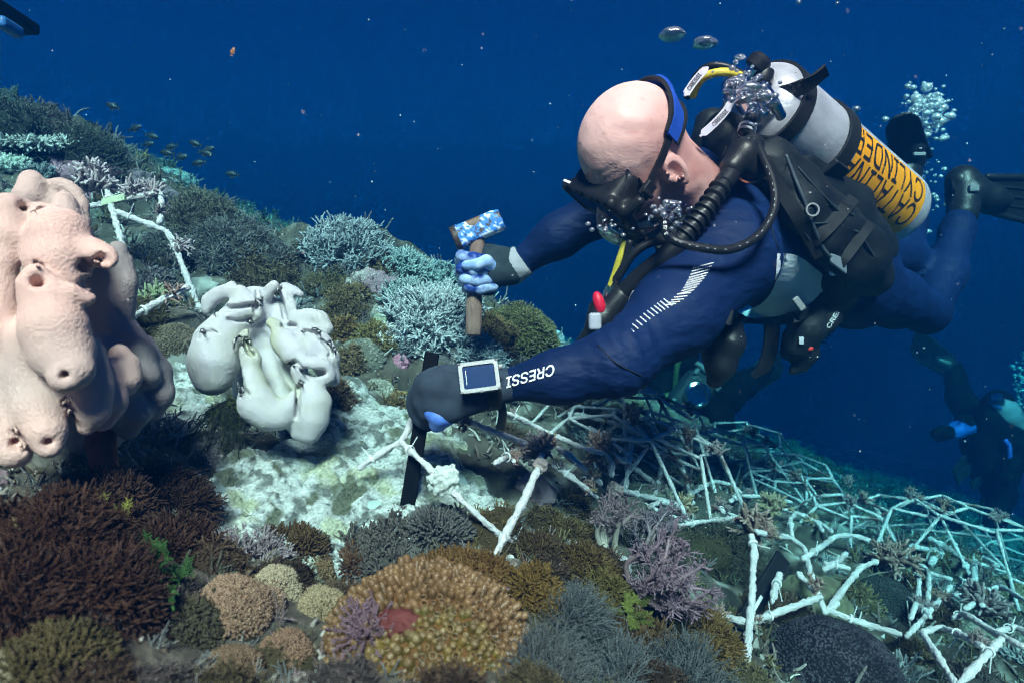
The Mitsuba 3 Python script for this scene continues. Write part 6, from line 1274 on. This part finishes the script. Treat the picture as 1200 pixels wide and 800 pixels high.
# the diver behind, under the arm
key = simple_diver('dim diver in black kneeling behind the frames under the bald diver', ['800,430,3.6,.10 792,452,3.6,.15 800,475,3.6,.14', '785,440,3.5,.08 772,470,3.4,.06 762,490,3.35,.05', '815,470,3.6,.11 850,465,3.7,.09 872,450,3.8,.07 895,432,3.9,.055', '808,480,3.55,.11 838,490,3.45,.085 850,512,3.45,.06', '820,445,3.5,.06 815,460,3.4,.05'], .06, .018, [.003, .004, .006],
    [('head', blob(P(797, 420, 3.5), [.10, .11, .12], 4, .03), 'm_black', None), ('glow_stripe', tub(smooth_path([P(800, 417, 3.36), P(795, 424, 3.36), P(792, 440, 3.36), P(791, 458, 3.38)], 14), .014, 8), 'm_satin', [.05, .075, .03]), ('toggle', blob(P(784, 464, 3.3), [.035, .022, .02], 2, .1), 'm_satin', [.07, .09, .03]), ('hose', tub(smooth_path([P(792, 424, 3.4), P(768, 424, 3.35), P(763, 440, 3.3), P(775, 460, 3.3)], 16), .010, 8), 'm_black', None)])
k = fin('swim_fin', 'dim fin of the diver kneeling behind the frames', P(880, 448, 3.85), P(912, 418, 4.0), UP, .12, .2, '868,452,3.8,.06 882,446,3.85,.055')
k = thing('underwater_camera', 'underwater camera in a clear housing held by the dim diver behind', 'camera'); cc_ = P(811, 461, 3.2); CM = CAM @ np.array([[.62, -.78, 0], [.78, .62, 0], [0, 0, 1.0]])
part(k, 'housing', place(rbox([.21, .165, .12], .35), cc_, CM), 'm_vest', [.03, .035, .04], smooth=30)
part(k, 'port', lathe([(0, .0), (.055, 0), (.062, .01), (.062, .035), (.05, .04), (.044, .02), (0, .018)], cc_ + CM[:, 2] * .058, CM[:, 2], 22), 'm_chrome', smooth=30)
for a, b in ((-.09, .065), (.09, .065), (.09, -.065), (-.09, -.065)): part(k, 'latch', place(rbox([.03, .018, .02], .3), cc_ + CM @ np.array([a, b, .06]), CM), 'm_steel', smooth=30)
for a in (-1, 1): part(k, 'handle', tub([cc_ + CM @ np.array([a * .125, -.075, 0]), cc_ + CM @ np.array([a * .13, .075, 0])], .014, 10), 'm_steel', smooth=40)
# something of another diver at the top left edge
k = thing('swim_fin', 'blue and black fin reaching into the top left corner', 'fin')
part(k, 'blade', place(rbox([.05, .03, .16], .3), P(9, 18, 1.6), CAM), 'm_black', smooth=30)
part(k, 'rib', place(rbox([.028, .03, .07], .4), P(11, 32, 1.57), CAM), 'm_satin', [.03, .16, .42], smooth=30)

# ================================================================ bubbles, fish, drifting specks
def bubble_cap(c, r, seed):
    v, f = ICO[3]; n_ = meshkit.fbm(v * 1.8 + seed, 3, seed % 9); z = v @ UP
    d = 1 + .35 * (n_ - .5); q = v * d[:, None] * r; q = q - np.outer(q @ UP, UP) * (.45 + .25 * (z < 0))[:, None]
    return q + c, f
def bubble(px, py, d, r, label, big=False, seed=0, group=None):
    k = thing('bubble', label, 'bubble', group)
    m = bubble_cap(P(px, py, d), r, seed + 1) if big else blob(P(px, py, d), [r, r, r * .8], 3, .12, 1.5, seed)
    part(k, None, m, 'm_bubble')
bubble(788, 42, 1.35, .026, 'big rising bubble above the bald head, left of the other', True, 1)
bubble(826, 52, 1.35, .025, 'big rising bubble right of the first, above the tapes', True, 5)
bubble(867, 68, 1.3, .011, 'small flat bubble just above the tank valve', True, 9)
bubble(862, 73, 1.3, .006, 'tiny bubble under the small flat one', False, 3)
bubble(1003, 128, 1.9, .012, 'single bubble beside the far fin', False, 4)
bubble(936, 3, 1.5, .006, 'tiny bubble at the top edge', False, 6); bubble(981, 4, 1.6, .005, 'tiny bubble at the top edge further right', False, 7)
g = np.random.default_rng(5)
def cloud(name, label, n, box, d, r, seed, big=()):
    g = np.random.default_rng(seed); k = thing(name, label, 'bubbles'); 
    mt = 'm_plume' if 'plume' in label or 'column' in label else 'm_bubble'; v0, f0 = ICO[1]; px, py = g.normal(box[0], box[2], n), g.normal(box[1], box[3], n); rr2 = r * np.exp(np.clip(g.normal(size=n), -2, 1.2) * .75); dd = d + g.normal(size=n) * .03
    c = np.array([P(a, b, e) for a, b, e in zip(px, py, dd)]); pts = []
    ok = []
    for i in range(n):
        if all(np.linalg.norm(c[i] - c[j]) > rr2[i] + rr2[j] for j in ok[-60:]): ok.append(i)
    c, rr2 = c[ok], rr2[ok]
    vv = (c[:, None] + v0[None] * rr2[:, None, None] * [1, 1, .8]).reshape(-1, 3); ff = (f0[None] + (np.arange(len(c)) * len(v0))[:, None, None]).reshape(-1, 3)
    part(k, 'small_bubbles', (vv, ff), mt, kind='stuff')
    for q, (x, y, dd2, r2) in enumerate(big): part(k, 'bubble', bubble_cap(P(x, y, dd2), r2, seed + q), mt)
cloud('bubble_cloud', 'bubbles pouring over the chrome first stage behind the bald head', 150, (876, 106, 15, 13), 1.12, .0030, 1, ((862, 98, 1.12, .018), (878, 105, 1.1, .02), (893, 115, 1.12, .016), (870, 118, 1.1, .013), (905, 122, 1.13, .012)))
cloud('bubble_cloud', 'bubbles round the mouthpiece and cheek of the bald diver', 70, (784, 248, 11, 8), 1.03, .0024, 2, ((786, 240, 1.03, .012), (776, 246, 1.04, .009)))
cloud('bubble_cloud', 'bubbles clinging to the chrome mouthpiece cover', 26, (712, 264, 9, 6), 1.0, .0026, 3)
cloud('bubble_cloud', 'pale bubble plume rising beside the far fin, upper part', 300, (1084, 133, 12, 14), 2.6, .0095, 4, ((1090, 118, 2.6, .017), (1082, 122, 2.6, .014), (1096, 126, 2.6, .015)))
cloud('bubble_cloud', 'thin bubble plume between the tank and the near leg, lower part', 300, (1070, 215, 15, 38), 2.7, .0058, 5)
cloud('bubble_cloud', 'faint bubble column above the diver at the right edge', 120, (1196, 455, 4, 22), 4.6, .008, 6)
k = 0
def fish(px, py, d, L, ang, label, col, group):
    label = (where('small dark damselfish', px, py) or label) if group else label
    k = thing('fish', label, 'fish', group); a = math.radians(ang); fx = RT * math.cos(a) + UP * math.sin(a); fz = -RT * math.sin(a) + UP * math.cos(a); fy = -FW
    v, f = ICO[3]; q = v * [L * .5, L * .11, L * .24]; q[:, 2] *= 1 - .25 * (v[:, 0] < -.3); M_ = np.stack([fx, fy, fz], 1)
    part(k, 'body', (q @ M_.T + P(px, py, d), f), 'm_satin', col)
    def flat(pts): 
        from shapely.geometry import Polygon
        m = trimesh.creation.extrude_polygon(Polygon(pts), L * .03, engine='earcut'); w = np.array(m.vertices); return np.c_[w[:, 0], w[:, 2] - L * .015, w[:, 1]] @ M_.T + P(px, py, d), np.array(m.faces)
    part(k, 'tail', flat(np.array([[-.42, 0], [-.72, .24], [-.62, 0], [-.72, -.24]]) * L), 'm_satin', col, smooth=False)
    part(k, 'dorsal_fin', flat(np.array([[.2, .18], [-.05, .36], [-.35, .24], [-.3, .1]]) * L), 'm_satin', col, smooth=False)
    part(k, 'anal_fin', flat(np.array([[.0, -.18], [-.15, -.34], [-.35, -.22], [-.3, -.1]]) * L), 'm_satin', col, smooth=False)
for i, (x, y) in enumerate(((117, 142), (145, 168), (165, 178), (186, 190), (181, 197), (199, 202), (214, 186), (231, 193), (228, 198), (218, 209), (257, 222), (160, 187))):
    fish(x + 14, y - 18, 2.7 + .1 * (i % 4), .052, [160, 20, -15, 190, 170, 10][i % 6], 'small dark damselfish hovering over the crest at the upper left', [.015, .018, .02], 'dark damselfish over the crest')
fish(273, 60, 1.7, .02, 70, 'tiny orange fish alone in open blue water', [.35, .12, .04], None)
g = np.random.default_rng(21)
n = 420; px, py, dd = g.uniform(-40, 1240, n), g.uniform(-20, 700, n), g.uniform(.35, 2.2, n) ** 1.0
ok = [i for i in range(n) if dd[i] < ground(px[i], py[i], n=120)[0] @ FW - .05]
c = np.array([P(px[i], py[i], dd[i]) for i in ok]); r_ = dd[ok] * np.exp(g.normal(size=len(ok)) * .55) * .00042
v0, f0 = ICO[1]; st = 1 + g.uniform(0, 1.0, (len(ok), 1, 3))
part('drifting_specks', None, ((c[:, None] + v0[None] * r_[:, None, None] * st).reshape(-1, 3), (f0[None] + (np.arange(len(ok)) * len(v0))[:, None, None]).reshape(-1, 3)), 'm_satin', [.55, .58, .6], label='white specks of plankton drifting in the water', kind='stuff')

# ---------------------------------------------------------------- the tables of tones, and only the materials that are used
TABLE = [mi.Float(np.ascontiguousarray(np.array(TONES)[:, k], dtype=np.float32)) for k in range(6)]
USES = {d['bsdf']['id'] for d in scene.values() if isinstance(d.get('bsdf'), dict) and d['bsdf'].get('type') == 'ref'}
for key in [k for k in scene if k.startswith('m_') and k not in USES]: del scene[key]
